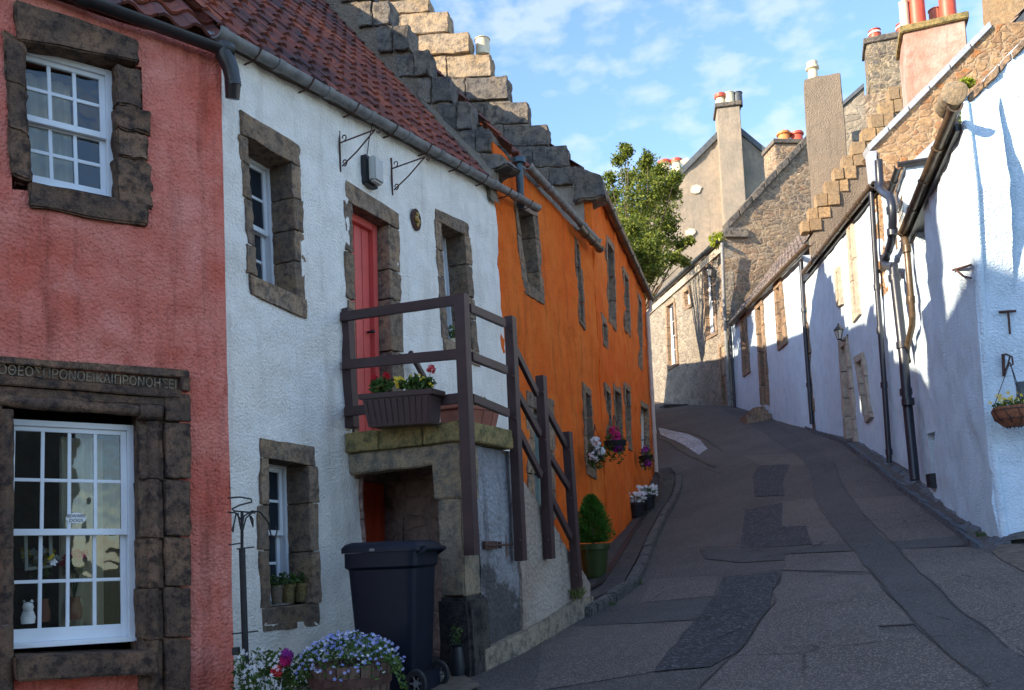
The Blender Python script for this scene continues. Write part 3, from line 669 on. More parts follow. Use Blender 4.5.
# ============================================================ WHITE HOUSE
wb=W.w(1.0,-.3,-1.0)
wh=thing('white_house','narrow white harled cottage with red pantile roof and coral upper door','house',wb)
GZ0=W.hit(218,30,.11); GZ1=W.hit(536,206,.11)
def eavez(u): return GZ0[1]+(GZ1[1]-GZ0[1])*(u-GZ0[0])/(GZ1[0]-GZ0[0])
W1=hq(W,[(239,110),(298,146),(306,320),(250,294)]); W1i=hq(W,[(247,138),(290,163),(296,297),(256,277)])
W2=hq(W,[(259,438),(314,447),(319,626),(262,632)]); W2i=hq(W,[(267,458),(307,465),(311,604),(270,608)])
DU=hq(W,[(344,180),(398,214),(402,428),(352,436)]); DUi=hq(W,[(351,203),(388,224),(392,428),(358,436)])
W3=hq(W,[(434,209),(467,223),(479,367),(444,353)]); W3i=hq(W,[(440,223),(463,234),(472,350),(448,340)])
DL=hq(W,[(356,462),(406,470),(408,660),(360,680)]); DLi=hq(W,[(360,474),(400,480),(402,660),(362,680)])
uR=3.22
wall(W,[(-1.5,-1.6),(uR+.25,-1.6),(uR+.28,1.9),(uR+.02,2.9),(uR-.03,eavez(uR)-.03),(-1.5,eavez(-1.5)-.03)],
     [inset(W1,.04,.04,.05,.05),inset(W2,.04,.04,.05,.05),inset(DU,.04,.04,.05,0),inset(W3,.04,.04,.05,.05),DLi],M['white'],wh,grid=.075,amp=.028)
o=surround(W,W1,W1i,wh,M['stone'],-.38,.012,4,amp=.028,seed=2)
o=surround(W,W2,W2i,wh,M['stone'],-.38,.012,3,amp=.018,seed=4)
o=surround(W,DU,DUi,wh,M['stone'],-.30,.012,5,amp=.022,seed=5,sill=False)
o=surround(W,W3,W3i,wh,M['stone'],-.38,.012,4,amp=.026,seed=6)
o=surround(W,DL,DLi,wh,M['stone'],-.35,-.06,5,amp=.016,seed=7,sill=False)
sash(W,sub(W1i,-.18,1.05,-.02,1.03),wh,.24,2,2,'sash','dglass',fr=.05)
sash(W,sub(W2i,-.16,1.05,-.02,1.0),wh,.24,2,2,'sash','dglass',fr=.05)
sash(W,sub(W3i,-.2,1.05,-.02,1.0),wh,.25,2,2,'sash','dglass',fr=.05)
# inner stone sill of the ground window

def door(f,q,parent,mat,depth,fr=.07,planks=4,win=None,knob=True):
    w=wd(q);h=ht(q);d=-depth; mb=MB()
    fx=fr/w; fy=fr/h
    mb.fq(f,sub(q,0,fx,0,1),d-.08,d+.05);mb.fq(f,sub(q,1-fx,1,0,1),d-.08,d+.05);mb.fq(f,sub(q,fx,1-fx,0,fy),d-.08,d+.05)
    o=MB()
    for k in range(planks):
        s0=fx+(1-2*fx)*k/planks; s1=fx+(1-2*fx)*(k+1)/planks; o.fq(f,sub(q,s0+.004,s1-.004,fy,1),d-.05,d)
    D_=o.build('door',mat,parent,bev=.004); mb.build('door_frame',mat,D_,bev=.004)
    if win:
        g=MB(); g.fq(f,sub(q,*win),d-.01,d+.006); g.build('door_pane',M['dglass'],D_)
        g=MB(); s0,s1,t0,t1=win; e=.02/w; e2=.02/h
        for a in ((s0-e,s0,t0-e2,t1+e2),(s1,s1+e,t0-e2,t1+e2),(s0,s1,t0-e2,t0),(s0,s1,t1,t1+e2)): g.fq(f,sub(q,*a),d-.01,d+.016)
        g.build('glazing_bead',mat,D_)
    if knob:
        u,z=bil(q,.80,.52); k=MB(); k.tube([f.w(u,d,z),f.w(u,d+.05,z)],.012,8); k.lathe([(0,-.02),(.024,-.01),(.024,.01),(0,.02)],f.w(u,d+.06,z),10); k.build('door_knob',M['iron'],D_,smooth=True)
    return D_
d=door(W,sub(DUi,-.10,.98,-.0,1.02),wh,M['coral'],.17,fr=.075); d['label']='coral upstairs door'
d=door(W,sub(DLi,0,.98,0.02,1),wh,M['coral2'],.22,fr=.09,win=(.30,.56,.16,.55)); d['label']='orange red door under the landing'
# roof
Gn=gable(W,uR); GnS=turned(Gn,-9)
pa=Gn.at(470,155,.25); pb=Gn.at(327,3,.25); dn=(V((pb.x,pb.y,0))-V((pa.x,pa.y,0))).length; PITCHW=math.atan2(pb.z-pa.z,dn)
upw=(-W.n*math.cos(PITCHW)+V((0,0,1))*math.sin(PITCHW)).normalized()
e0=W.w(-1.5,.06,eavez(-1.5)+.04); e1=W.w(uR-.22,.06,eavez(uR-.22)+.04)
tiles(e0,e1,upw,4.8,wh,M['tile'],tw=.20,course=.23,name='pantile_roof',jit=.012)
# torching / mortar line under the tiles and dark soffit
mb=MB(); mb.hexa([W.w(-1.5,-.4,eavez(-1.5)-.06),W.w(uR,-.4,eavez(uR)-.06),W.w(uR,.035,eavez(uR)-.02),W.w(-1.5,.035,eavez(-1.5)-.02),W.w(-1.5,-.4,eavez(-1.5)+.05),W.w(uR,-.4,eavez(uR)+.05),W.w(uR,.035,eavez(uR)+.03),W.w(-1.5,.035,eavez(-1.5)+.03)]); mb.build('eaves_course',M['brownharl'],wh)
# mortar fillet between tiles and crow steps
mb=MB(); P=[];
a0=W.w(uR-.24,.06,eavez(uR)+.05); b0=W.w(uR-.02,.06,eavez(uR)+.05)
vs=[]
for k in range(13):
    t=k/12*4.8; j=.02*noise.noise(V((k*1.3,2,0)))
    vs+=[a0+upw*t+V((0,0,.02+j)),b0+upw*t+V((0,0,.20+j)),b0+upw*t-V((0,0,.25)),a0+upw*t-V((0,0,.25))]
mb.add(vs,[(4*i+j,4*i+(j+1)%4,4*i+4+(j+1)%4,4*i+4+j) for i in range(12) for j in range(4)]+[(0,1,2,3)])
mb.build('mortar_fillet',M['brownharl'],wh,sub=.15,amp=.05,nsc=5,smooth=True)
def steps(g,blocks,parent,mat,n0=-.28,n1=.03,back=1.0,seed=1,name='crow_steps',amp=.03,tilt=0):
    rn=random.Random(seed); mb=MB()
    for (x0,y0,x1,y1) in blocks:       # pixel rectangle of the visible front of each step block
        u1,zt=g.hit(x1,y0); _,zb=g.hit(x1,y1); u0,_=g.hit(x0,(y0+y1)/2)
        d=1 if u0>u1 else -1
        h=zt-zb; ln=abs(u0+d*back-u1); cut=rn.uniform(.42,.62)*ln; ua=u1
        for e0_,e1_ in ((0,cut-.006),(cut+.006,ln)):
            j=rn.uniform(-.012,.012); mb.fq(g,[(u1+d*e1_,zt+e1_*tilt+j),(u1+d*e0_,zt+e0_*tilt+j+rn.uniform(-.01,.01)),(u1+d*(e0_+rn.uniform(0,.012)),zb+e0_*tilt+.008),(u1+d*e1_,zb+e1_*tilt+.008)],n0+rn.uniform(-.03,.03),n1+rn.uniform(-.025,.03))
    return mb.build(name,mat,parent,bev=.010,sub=.10,amp=amp*.8,nsc=10,smooth=True)
NS=[(310,-72,330,-49),(331,-48,352,-24),(352,-23,372,0),(371,2,391,26),(391,27,411,52),(410,53,430,77),(431,78,451,103),(450,104,472,131),(474,131,491,154)]
steps(GnS,NS,wh,M['greystone'],-.25,.06,.16,3,amp=.03,tilt=.12)
mb=MB()   # skewputt: the shaped corner stone
q=Gn.at(503,165,.0); mb.fq(Gn,hq(Gn,[(484,155),(506,158),(514,167),(488,180)]),-.25,.14); mb.build('skewputt',M['greystone'],wh,bev=.03,sub=.08,amp=.03,nsc=8,smooth=True)
# gable wall under the steps
u0,z0=Gn.hit(505,172); u9,z9=Gn.hit(327,-30)
print('PITCHW',math.degrees(PITCHW),u0,z0); P=[GnS.hit(*q) for q in((492,156),(472,131),(430,79),(372,3),(320,-60))]; mb=MB()
for a_,b_ in zip(P[:-1],P[1:]): mb.fq(GnS,[(a_[0],z0-.9),(a_[0],a_[1]),(b_[0],b_[1]),(b_[0],z0-.9)],-.22,.01)
mb.build('gable_wall',M['brownharl'],wh,sub=.15,amp=.04,nsc=5,smooth=True)
gutter(W.w(GZ0[0],.11,GZ0[1]),W.w(GZ1[0],.11,GZ1[1]),wh,M['gutgrey'],.060,W.n,brk=.62,joints=.62)
# far slope and hidden end so the roof is a solid thing from the side
rt=e0+upw*4.8; rt1=e1+upw*4.8; dnv=(-W.n*math.cos(PITCHW)-V((0,0,1))*math.sin(PITCHW))
mb=MB(); mb.add([rt,rt1,rt1+dnv*4.8,rt+dnv*4.8,e0-V((0,0,.1)),e1-V((0,0,.1))],[(0,1,2,3),(0,3,4),(1,5,2)]); mb.build('rear_roof',M['tile'],wh)
# ============================================================ ORANGE COTTAGE (first) AND ORANGE HOUSE (second)
ob=O.w(2,-.3,-.8)
oc=thing('orange_cottage','ochre orange harled cottage next to the white cottage, blue pipe under its gutter','house',ob)
OG0=O.hit(528,165,.12); OG1=O.hit(597,240,.12)
def oez(u): return OG0[1]+(OG1[1]-OG0[1])*(u-OG0[0])/(OG1[0]-OG0[0])
Wa=hq(O,[(514,195),(537,203),(545,305),(525,293)]); Wai=hq(O,[(517,207),(533,213),(541,292),(529,284)])
Wb=hq(O,[(575,236),(580,243),(586,331),(580,322)]); Wbi=hq(O,[(576,241),(579,246),(584.5,326),(581,318)])
Wc=hq(O,[(527,390),(554,400),(556,520),(530,520)]); Wci=hq(O,[(534,408),(549,414),(550,520),(536,520)])
Wd=hq(O,[(583,382),(591,390),(597,480),(587,474)]); Wdi=hq(O,[(586,391),(590.5,397),(595,470),(589,466)])
wall(O,[(-.02,-1.4),(4.0,-1.2),(4.0,oez(4)-.03),(-.02,oez(0)-.03)],[inset(Wa,.05,.03,.05,.05),inset(Wb,.04,.04,.05,.05),inset(Wc,.05,.03,.05,0),inset(Wd,.03,.03,.05,.05)],M['orange'],oc,grid=.10,amp=.03,n=-.015)
for k,(a,b,s_) in enumerate(((Wa,Wai,1),(Wb,Wbi,1),(Wc,Wci,0),(Wd,Wdi,1))):
    surround(O,a,b,oc,M['stone'],-.36,-.002,3,amp=.02,seed=20+k,sill=bool(s_))
sash(O,sub(Wai,-.25,1.05,0,1),oc,.28,2,2,'sash'); sash(O,sub(Wbi,-.1,1.05,0,1),oc,.20,2,2,'sash'); sash(O,sub(Wdi,-.1,1.05,0,1),oc,.20,2,2,'sash')
door(O,sub(Wci,0,1,0,1.1),oc,M['slategreen'],.18)
upo=(-O.n*math.cos(PITCHW)+V((0,0,1))*math.sin(PITCHW)).normalized()
tiles(O.w(.3,.05,oez(.3)+.04),O.w(3.4,.05,oez(3.4)+.04),upo,4.1,oc,M['tile'],tw=.21,course=.24,name='pantile_roof',jit=.01)
gutter(O.w(OG0[0],.12,OG0[1]),O.w(OG1[0],.12,OG1[1]),oc,M['gutgrey'],.062,O.n,joints=.7)
gutter(O.w(OG1[0]-1.0,.14,OG1[1]-.10),O.w(OG1[0]+.05,.14,OG1[1]-.12),oc,M['gutbrown'],.066,O.n,name='lower_gutter',joints=.3)
mb=MB(); c=O.at(519,163,.10); d2=O.at(521,207,.06)
mb.tube([c+V((0,0,.06)),c-V((0,0,.01)),c-V((0,0,.02)),c-V((0,0,.10)),c-V((0,0,.2)),d2+V((0,0,.1)),d2],[.085,.09,.05,.048,.055,.048,.05],12)
mb.build('downpipe',M['pipeblue'],oc,smooth=True)
mb=MB(); q=hq(O,[(498,120),(500,160),(520,168),(528,160)]); 
GO=turned(gable(O,3.97),-9)
FS=[(352,-30,405,-22),(362,-21,417,0),(378,-0,430,14),(391,14,450,35),(410,35,470,55),(432,55,491,78),(455,78,508,101),(478,102,528,125),(503,125,548,147),(525,147,568,168),(545,168,583,186)]
# sunlit upper steps painted in the pale copy, shaded lower ones in grey
steps(GO,[b for b in FS if b[1]<76],oc,M['litstone'],-.25,.08,.5,11,'upper_crow_steps',.035,.12)
steps(GO,[b for b in FS if b[1]>76],oc,M['greystone'],-.25,.08,.5,12,'crow_steps',.035,.12)
u0,z0=GO.hit(600,200); u9,z9=GO.hit(390,-10)
P=[GO.hit(*q) for q in((583,186),(548,147),(491,79),(430,16),(392,-30))]; mb=MB()
for a_,b_ in zip(P[:-1],P[1:]): mb.fq(GO,[(max(a_[0],.08),z0-1.2),(max(a_[0],.08),a_[1]),(b_[0],b_[1]),(b_[0],z0-1.2)],-.22,.02)
mb.fb(GO,P[-1][0],P[-1][0]+3.0,z0-1.2,P[-1][1],-.22,.02); mb.build('gable_wall',M['greyharl'],oc,sub=.2,amp=.03,nsc=5,smooth=True)
mb=MB(); mb.fq(GO,hq(GO,[(575,168),(603,178),(606,200),(575,205)]),-.3,.16); mb.build('skewputt',M['greystone'],oc,bev=.03,sub=.12,amp=.04,nsc=6,smooth=True)
rt=O.w(.3,.05,oez(.3)+.04)+upo*4.1; rt1=O.w(3.4,.05,oez(3.4)+.04)+upo*4.1; dnv=(-O.n*math.cos(PITCHW)-V((0,0,1))*math.sin(PITCHW))
mb=MB(); mb.add([rt,rt1,rt1+dnv*4.1,rt+dnv*4.1],[(0,1,2,3)]); mb.build('rear_roof',M['tile'],oc)
chimneypot(GO.at(483,56,-.3),oc,M['potcream'],.13,.30,1)
# ---- second
ob2=O2.w(3.5,-.3,.3)
oh=thing('orange_house','long orange harled house further up the lane, dark gutter and cream end pipe','house',ob2)
E0=O2.hit(603,192,.12); E1=O2.hit(653,303,.12)
def o2z(u): return E0[1]+(E1[1]-E0[1])*(u-E0[0])/(E1[0]-E0[0])
uend=7.0
wins=[([(606,234),(614,246),(616,332),(608.5,322)],1),([(623,266),(628.5,276),(630.5,338),(625,330)],1),([(637.5,292),(641.5,300),(642.5,372),(638.5,366)],1),
      ([(601,312),(606.5,320),(608,350),(603,345)],1),([(604.5,382),(610,388),(613,447),(608,443)],1),([(613,382),(621,388),(623,452),(616,447)],1),([(624,382),(629.5,386),(632,452),(626.5,447)],1),([(639.5,400),(648.5,405),(650,468),(641.5,470)],0)]
H=[];
for q,s_ in wins: H.append(hq(O2,q))
wall(O2,[(-.0,-1.0),(uend,-1.0),(uend,o2z(uend)-.03),(0,o2z(0)-.03)],[inset(h,.05,.05,.06,.06) for h in H],M['orange'],oh,grid=.16,amp=.05,n=0)
for k,(h,(q,s_)) in enumerate(zip(H,wins)):
    i=inset(h,.10,.10,.13,.13 if s_ else 0); surround(O2,h,i,oh,M['stone'],-.24,.012,3,amp=.02,seed=40+k,sill=bool(s_))
    if s_: sash(O2,sub(i,-.05,1.05,0,1),oh,.20,2,2,'sash')
    else: door(O2,i,oh,M['cream'],.16)
P2=PITCHW-R(7)
up2=(-O2.n*math.cos(P2)+V((0,0,1))*math.sin(P2)).normalized()
tiles(O2.w(.1,.05,o2z(0)+.04),O2.w(uend,.05,o2z(uend)+.04),up2,4.4,oh,M['tile'],tw=.25,course=.30,name='pantile_roof')
rt=O2.w(.1,.05,o2z(0)+.04)+up2*4.4; rt1=O2.w(uend,.05,o2z(uend)+.04)+up2*4.4; dnv=(-O2.n*math.cos(P2)-V((0,0,1))*math.sin(P2))
mb=MB(); mb.add([rt,rt1,rt1+dnv*4.4,rt+dnv*4.4],[(0,1,2,3)]); mb.build('rear_roof',M['tile'],oh)
gutter(O2.w(E0[0],.12,E0[1]),O2.w(uend+.1,.12,o2z(uend)),oh,M['gutbrown'],.075,O2.n,joints=.8)
# unseen block added behind the orange house to shade the white houses opposite
fw_=Fac(3.25,22.6,9); mb=MB(); mb.fb(fw_,0,10.5,1,7.3,-5,0); mb.build('unseen_block',M['orange'],oh)
mb=MB(); mb.add([fw_.w(0,.2,7.3),fw_.w(10.5,.2,7.3),fw_.w(10.5,-2.5,9.2),fw_.w(0,-2.5,9.2),fw_.w(0,-5.2,7.3),fw_.w(10.5,-5.2,7.3)],[(0,1,2,3),(3,2,5,4),(0,3,4),(1,5,2)]); mb.build('unseen_block_roof',M['tile'],oh)
# end wall of the orange house and its drainpipe
mb=MB(); mb.hexa([O2.w(uend-.3,-7,-.5),O2.w(uend-.02,-7,-.5),O2.w(uend-.02,-.06,-.5),O2.w(uend-.3,-.06,-.5),O2.w(uend-.3,-7,o2z(uend)),O2.w(uend-.02,-7,o2z(uend)),O2.w(uend-.02,-.06,o2z(uend)),O2.w(uend-.3,-.06,o2z(uend))]); mb.build('end_wall',M['orange'],oh)
mb=MB(); a=O2.w(uend+.02,.10,o2z(uend)-.05); b=O2.at(656,468,.07); b=V((b.x,b.y,b.z-.1)); mb.tube([a,a+V((0,0,-.25)),V((b.x,b.y,a.z-.45)),b],.052,10)
for k in range(1,4): c=V((b.x,b.y,a.z-.45)).lerp(b,k/4); mb.tube([c+V((0,0,.05)),c-V((0,0,.05))],.064,10)
mb.build('downpipe',M['pipewhite'],oh,smooth=True)
mb=MB(); u0,z0=O2.hit(592,165,-.2); # verge tiles seen over the last crow steps
# ============================================================ STAIR AND LANDING
st=thing('stone_stair','forestair with mossy stone landing, square pier and grimy harled stair wall','stair',S.w(1.1,-.5,-1.0))
pw=BF.hit(462,420)[0]           # projection of the landing
zt=BF.hit(462,420)[1]; zb=BF.hit(460,441)[1]; zl=BF.hit(437,464)[1]
uS1=S.hit(512,441)[0]; 
def BW(u,n,z): return W.w(u,n,z)
# landing slab: several stones
mb=MB(); xs=[0,.36,.80,pw+.04]
for a,b in zip(xs[:-1],xs[1:]): mb.hexa([W.w(.0,a+.004,zb),W.w(uS1,a+.004,zb),W.w(uS1,b-.004,zb),W.w(.0,b-.004,zb),W.w(.0,a+.004,zt),W.w(uS1,a+.004,zt),W.w(uS1,b-.004,zt),W.w(.0,b-.004,zt)])
mb.build('landing_slab',M['mossstone'],st,bev=.008,sub=.08,amp=.011,nsc=12,smooth=True)
mb=MB(); mb.fq(BF,[(.0,zb-.004),(.88,zb-.004),(.88,zl),(.0,zl-.02)],-.22,-.03); mb.build('lintel',M['pier'],st,bev=.012,sub=.1,amp=.012,nsc=8,smooth=True)
# pier (front on BF, side on S)
zp=BF.hit(450,597)[1]; uf0=BF.hit(437,520,-.03)[0]; us1=S.hit(478,520,-.03)[0]
mb=MB()
def corner_block(u0,u1,n1,z0,z1,ex=0):
    mb.hexa([W.w(0+.03-ex,u0-ex,z0),W.w(n1+ex,u0-ex,z0),W.w(n1+ex,u1+ex,z0),W.w(0+.03-ex,u1+ex,z0),W.w(0+.03-ex,u0-ex,z1),W.w(n1+ex,u0-ex,z1),W.w(n1+ex,u1+ex,z1),W.w(0+.03-ex,u1+ex,z1)])
zc=BF.hit(440,500)[1]
corner_block(uf0-.02,pw-.03,.33,zc,zb-.004)
corner_block(uf0+.02,pw-.04,.30,zp,zc-.004)
mb.build('pier',M['pier'],st,bev=.014,sub=.1,amp=.012,nsc=7,smooth=True)
mb=MB(); corner_block(uf0+.02,pw-.02,.33,-1.5,zp-.004,.03); mb.build('pier_base',M['sootstone'],st,bev=.03,sub=.1,amp=.02,nsc=6,smooth=True)
# harled stair wall, two renders
topz=[S.hit(*p) for p in ((478,447),(511,443),(523,478),(549,514),(570,548),(592,584))]
x1=S.hit(521,520)[0]
wall(S,[(.30,-1.6),(x1,-1.6),(x1,zb-.01),(.30,zb-.01)],[],M['stairwall'],st,'stair_wall',grid=.08,amp=.03,n=-.05,thick=.2)
wall(S,[(x1+.003,-1.6),(topz[5][0],-1.4),topz[5],topz[4],topz[3],topz[2],(x1+.003,topz[2][1])],[],M['stairwall2'],st,'flight_wall',grid=.08,amp=.03,n=-.02,thick=.2)
mb=MB(); P=[S.hit(*p) for p in ((477,655),(483,650),(523,632),(578,598),(592,596),(592,660),(523,700),(470,700))]
wall(S,[P[1],P[2],P[3],P[4],(P[4][0],-1.4),(P[1][0],-1.5)],[],M['plinth'],st,'plinth',grid=.1,amp=.02,n=.02,thick=.15); PL_=1
# treads behind the wall
n_=8; ua=uS1; ub=topz[5][0]; 
for k in range(n_):
    mb=MB(); z1=zt-.02-(k+1)*(zt+.55)/(n_+1); u0=ua+(ub-ua)*k/n_; u1=ua+(ub-ua)*(k+1)/n_+.03
    mb.hexa([W.w(u0,.02,z1-.5),W.w(u1,.02,z1-.5),W.w(u1,pw-.23,z1-.5),W.w(u0,pw-.23,z1-.5),W.w(u0,.02,z1),W.w(u1,.02,z1),W.w(u1,pw-.23,z1),W.w(u0,pw-.23,z1)])
    mb.build('step',M['flag'],st,bev=.01)
# underside chamber: far wall and ceiling
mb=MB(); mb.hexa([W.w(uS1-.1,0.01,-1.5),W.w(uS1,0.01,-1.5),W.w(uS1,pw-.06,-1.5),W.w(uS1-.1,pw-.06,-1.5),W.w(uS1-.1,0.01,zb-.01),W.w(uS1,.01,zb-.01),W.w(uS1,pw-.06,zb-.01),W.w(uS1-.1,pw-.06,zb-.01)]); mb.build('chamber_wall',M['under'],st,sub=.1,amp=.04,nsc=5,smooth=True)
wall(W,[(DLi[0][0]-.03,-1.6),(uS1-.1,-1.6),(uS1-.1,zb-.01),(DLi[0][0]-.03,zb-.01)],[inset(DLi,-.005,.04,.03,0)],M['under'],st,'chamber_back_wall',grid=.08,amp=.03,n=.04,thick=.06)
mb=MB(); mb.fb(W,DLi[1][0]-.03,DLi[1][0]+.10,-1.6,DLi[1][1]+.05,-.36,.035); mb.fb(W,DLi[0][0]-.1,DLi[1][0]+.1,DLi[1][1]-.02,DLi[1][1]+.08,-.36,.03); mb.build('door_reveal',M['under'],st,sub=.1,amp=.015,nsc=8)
# railing: posts and rails, one mesh each
def stick(f,p0,p1,wp,n0,n1,name,vert=False):
    "timber between two pixels on plane f, wp = width in metres"
    a=V((*f.hit(*p0,(n0+n1)/2),0)); b=V((*f.hit(*p1,(n0+n1)/2),0)); t=(b-a).normalized(); s=V((-t.y,t.x,0))*wp/2
    q=[(a+s).to_2d(),(b+s).to_2d(),(b-s).to_2d(),(a-s).to_2d()]
    mb=MB(); mb.fq(f,[tuple(v) for v in q],n0,n1); return mb.build(name,M['brown'],st,bev=.004,sub=.25,amp=.003,nsc=4)
stick(BF,(346,309),(352,428),.095,-.09,.0,'post')
mb=MB(); u,z=S.hit(465,296,.05); u2,z2=S.hit(475,555,.05); mb.hexa([S.w(-.06,.0,z2),S.w(.035,.0,z2),S.w(.035,.095,z2),S.w(-.06,.095,z2),S.w(-.06,.0,z),S.w(.035,.0,z),S.w(.035,.095,z),S.w(-.06,.095,z)]); mb.build('post',M['brown'],st,bev=.004,sub=.25,amp=.003,nsc=4)
stick(S,(510,317),(521,561),.095,.0,.085,'post'); stick(S,(541,376),(550,559),.095,.0,.085,'post'); stick(S,(567,432),(578,594),.10,.0,.085,'post')
for a,b in(((341,317),(458,300)),((343,365),(459,354)),((345,412),(461,398))): stick(BF,a,b,.085,.0,.035,'rail')
for a,b in(((469,308),(504,323)),((471,356),(506,370)),((472,398),(508,413))): stick(S,a,b,.075,.02,.06,'rail')
for a,b in(((513,345),(537,394)),((516,391),(540,435)),((519,432),(541,476)),((544,405),(566,446)),((547,452),(569,488)),((550,496),(571,538))): stick(S,a,b,.075,.02,.06,'rail')
stick(W,(410,352),(447,418),.05,.10,.14,'rail')
for f_,px,py,nn in ((S,512,330,.088),(S,513,376,.088),(S,515,418,.088),(S,520,540,.088),(S,543,392,.088),(S,545,440,.088),(S,548,540,.088),(S,569,450,.088),(S,571,498,.088),(S,576,575,.088)):
    c=f_.at(px,py,nn); mb=MB(); mb.tube([c-f_.n*.01,c+f_.n*.006],.012,8); mb.build('bolt',M['rusty'],st)
# rusty latch on the stair wall
t=thing('door_latch','rusty iron hasp fixed to the grimy stair wall under the rails','latch',S.at(500,545,-.03))
mb=MB(); a=S.at(488,546,-.01); b=S.at(513,544,-.01); mb.tube([a,a.lerp(b,.5)+S.n*.01,b],.009,6); c=S.at(500,545,-.02); mb.tube([c-V((0,0,.03)),c+V((0,0,.03))],.018,8); mb.fq(S,hq(S,[(487,541),(499,541),(499,549),(487,549)]),-.04,-.015); mb.build('hasp',M['rusty'],t)
# ============================================================ THINGS ON THE WHITE HOUSE
def scroll_bracket(p,label,ln=.34,h=.30,f=W,mat='rusty'):
    t=thing('hanging_bracket',label,'bracket',p,'scrolled iron hanging basket brackets'); mb=MB(); p=V(p); n=f.n; z=V((0,0,1))
    mb.tube([p+z*h*.55+n*.01,p-z*h*.6+n*.01],.010,6)
    def q(a,b): return p+n*a+z*b
    mb.tube([q(.02,h*.22),q(ln,h*.30)],.007,6); mb.tube([q(.03,-h*.45),q(ln*.5,-h*.15),q(ln,h*.30)],.007,6)
    def curl(cx,cz,r,a0,d): mb.tube([q(cx+math.cos(a0+d*k*.45)*r*(1-k/16),cz+math.sin(a0+d*k*.45)*r*(1-k/16)) for k in range(12)],.006,6)
    curl(.055,h*.34,.036,-PI/2,1); curl(.055,-h*.36,.036,-PI/2,1); curl(ln+.03,h*.24,.034,PI/2,-1)
    mb.build('bracket_iron',M[mat],t,smooth=True)
scroll_bracket(W.at(339,151,.0),'rusty scrolled bracket left of the wall light',.40,.33)
scroll_bracket(W.at(391,176,.0),'rusty scrolled bracket right of the wall light, above the coral door',.40,.33)
p=W.at(364,171,.0); t=thing('wall_light','boxy black and frosted wall light above the coral upper door','lamp',p)
mb=MB(); a,b=W.hit(361,156,.0); a2,b2=W.hit(366,187,.0); mb.fb(W,a-.02,a+.17,b2,b,.0,.07); mb.build('lamp_back',M['black'],t,bev=.008)
mb=MB(); mb.fb(W,a+.0,a+.16,b2+.015,b-.015,.07,.15); mb.build('lamp_glass',M['glob'],t,bev=.02)
mb=MB(); mb.tube([W.at(367,156,.03),W.at(369,140,.02),W.at(373,121,.03)],.005,5); mb.build('cable',M['black'],t)
p=W.at(415,220,.0); t=thing('wall_plaque','small oval bronze plaque between coral door and right window','plaque',p)
mb=MB(); vs=[]
for n,r in((.0,1),(.022,1),(.03,.85),(.02,.75)): vs+=[p+W.d*(.085*r*math.cos(2*PI*k/24))+V((0,0,.115*r*math.sin(2*PI*k/24)))+W.n*n for k in range(24)]
mb.add(vs,[(i*24+k,i*24+(k+1)%24,(i+1)*24+(k+1)%24,(i+1)*24+k) for i in range(3) for k in range(24)]+[tuple(range(72,96))]); mb.build('plaque_plate',M['rusty'],t,smooth=True)
mb=MB(); rn=random.Random(4)
for x,z,r in((0,.05,.03),(-.02,.0,.035),(.02,-.02,.03),(0,-.06,.025)): mb.lathe([(0,-r),(r*.7,-r*.7),(r,0),(r*.7,r*.7),(0,r)],p+W.d*x+V((0,0,z))+W.n*.022,10)
mb.build('plaque_relief',M['gold'],t,smooth=True)
# pots
def pot(c,r,h,mat,parent,seg=18,name='pot',rim=True):
    mb=MB(); mb.lathe([(0,0),(r*.72,0),(r*.95,h*.82),(r*1.06,h*.83),(r*1.08,h),(r*.95,h),(r*.92,h*.86),(0,h*.86)],c,seg); return mb.build(name,M[mat],parent,smooth=True)
zs=W.hit(290,605,0)[1]+.01
for k,(px,lb,col) in enumerate(((277,'leftmost of the three small pots on the white cottage sill','pier'),(288,'middle small pot on the white cottage sill','mossstone'),(301,'rightmost and widest small pot on the white cottage sill','mossstone'))):
    c=W.at(px,600,-.10); c.z=zs+.0; t=thing('flower_pot',lb,'plant pot',c,'pots on the lower sill'); r=.052+.008*k; pot(c,r,.15,col,t)
    mb=MB(); leaves(mb,(c.x,c.y,c.z+.18),(.085,.075,.06),70,.025,0,random.Random(k)); mb.build('foliage',M['leaf'],t)
c=W.at(452,349,-.08); t=thing('flower_pot','small pale pot with green plant on the upper right sill','plant pot',c); pot(c,.05,.11,'potcream',t); mb=MB(); leaves(mb,(c.x,c.y,c.z+.17),(.07,.07,.09),80,.025,0,random.Random(9)); mb.build('foliage',M['leaf'],t)
# troughs on the landing
def trough(f,pxs,mat,label,n0,n1,ribs=10,z0=None):
    q=hq(f,pxs,(n0+n1)/2); 
    if z0 is not None: pass
    t=thing('planter_trough',label,'planter',f.w((q[2][0]+q[3][0])/2,(n0+n1)/2,q[3][1])); mb=MB()
    w=wd(q); dn=(n1-n0)
    top=sub(q,-.02,1.02,0,.16); mb.fq(f,top,n0-.012,n1+.012); body=[bil(q,.02,.16),bil(q,.98,.16),q[2],q[3]]
    a=[f.w(u,n0+.0,z) for u,z in body]; b=[f.w(u,n1-.0,z) for u,z in body[:2]]+[f.w(u,n1-.025,z) for u,z in body[2:]]; mb.hexa(a+b)
    for k in range(ribs):
        s0=(k+.3)/ribs; s1=(k+.75)/ribs; bq=[bil(body,s0,.04),bil(body,s1,.04),bil(body,s1,.92),bil(body,s0,.92)]
        mb.hexa([f.w(u,n1-.03,z) for u,z in bq]+[f.w(bq[0][0],n1+.008,bq[0][1]),f.w(bq[1][0],n1+.008,bq[1][1]),f.w(bq[2][0],n1-.015,bq[2][1]),f.w(bq[3][0],n1-.015,bq[3][1])])
    mb.build('trough',M[mat],t,bev=.004)
    mb=MB(); mb.fq(f,sub(q,0,1,-.01,.05),n0,n1); mb.build('soil',M['soil'],t)
    return t,q
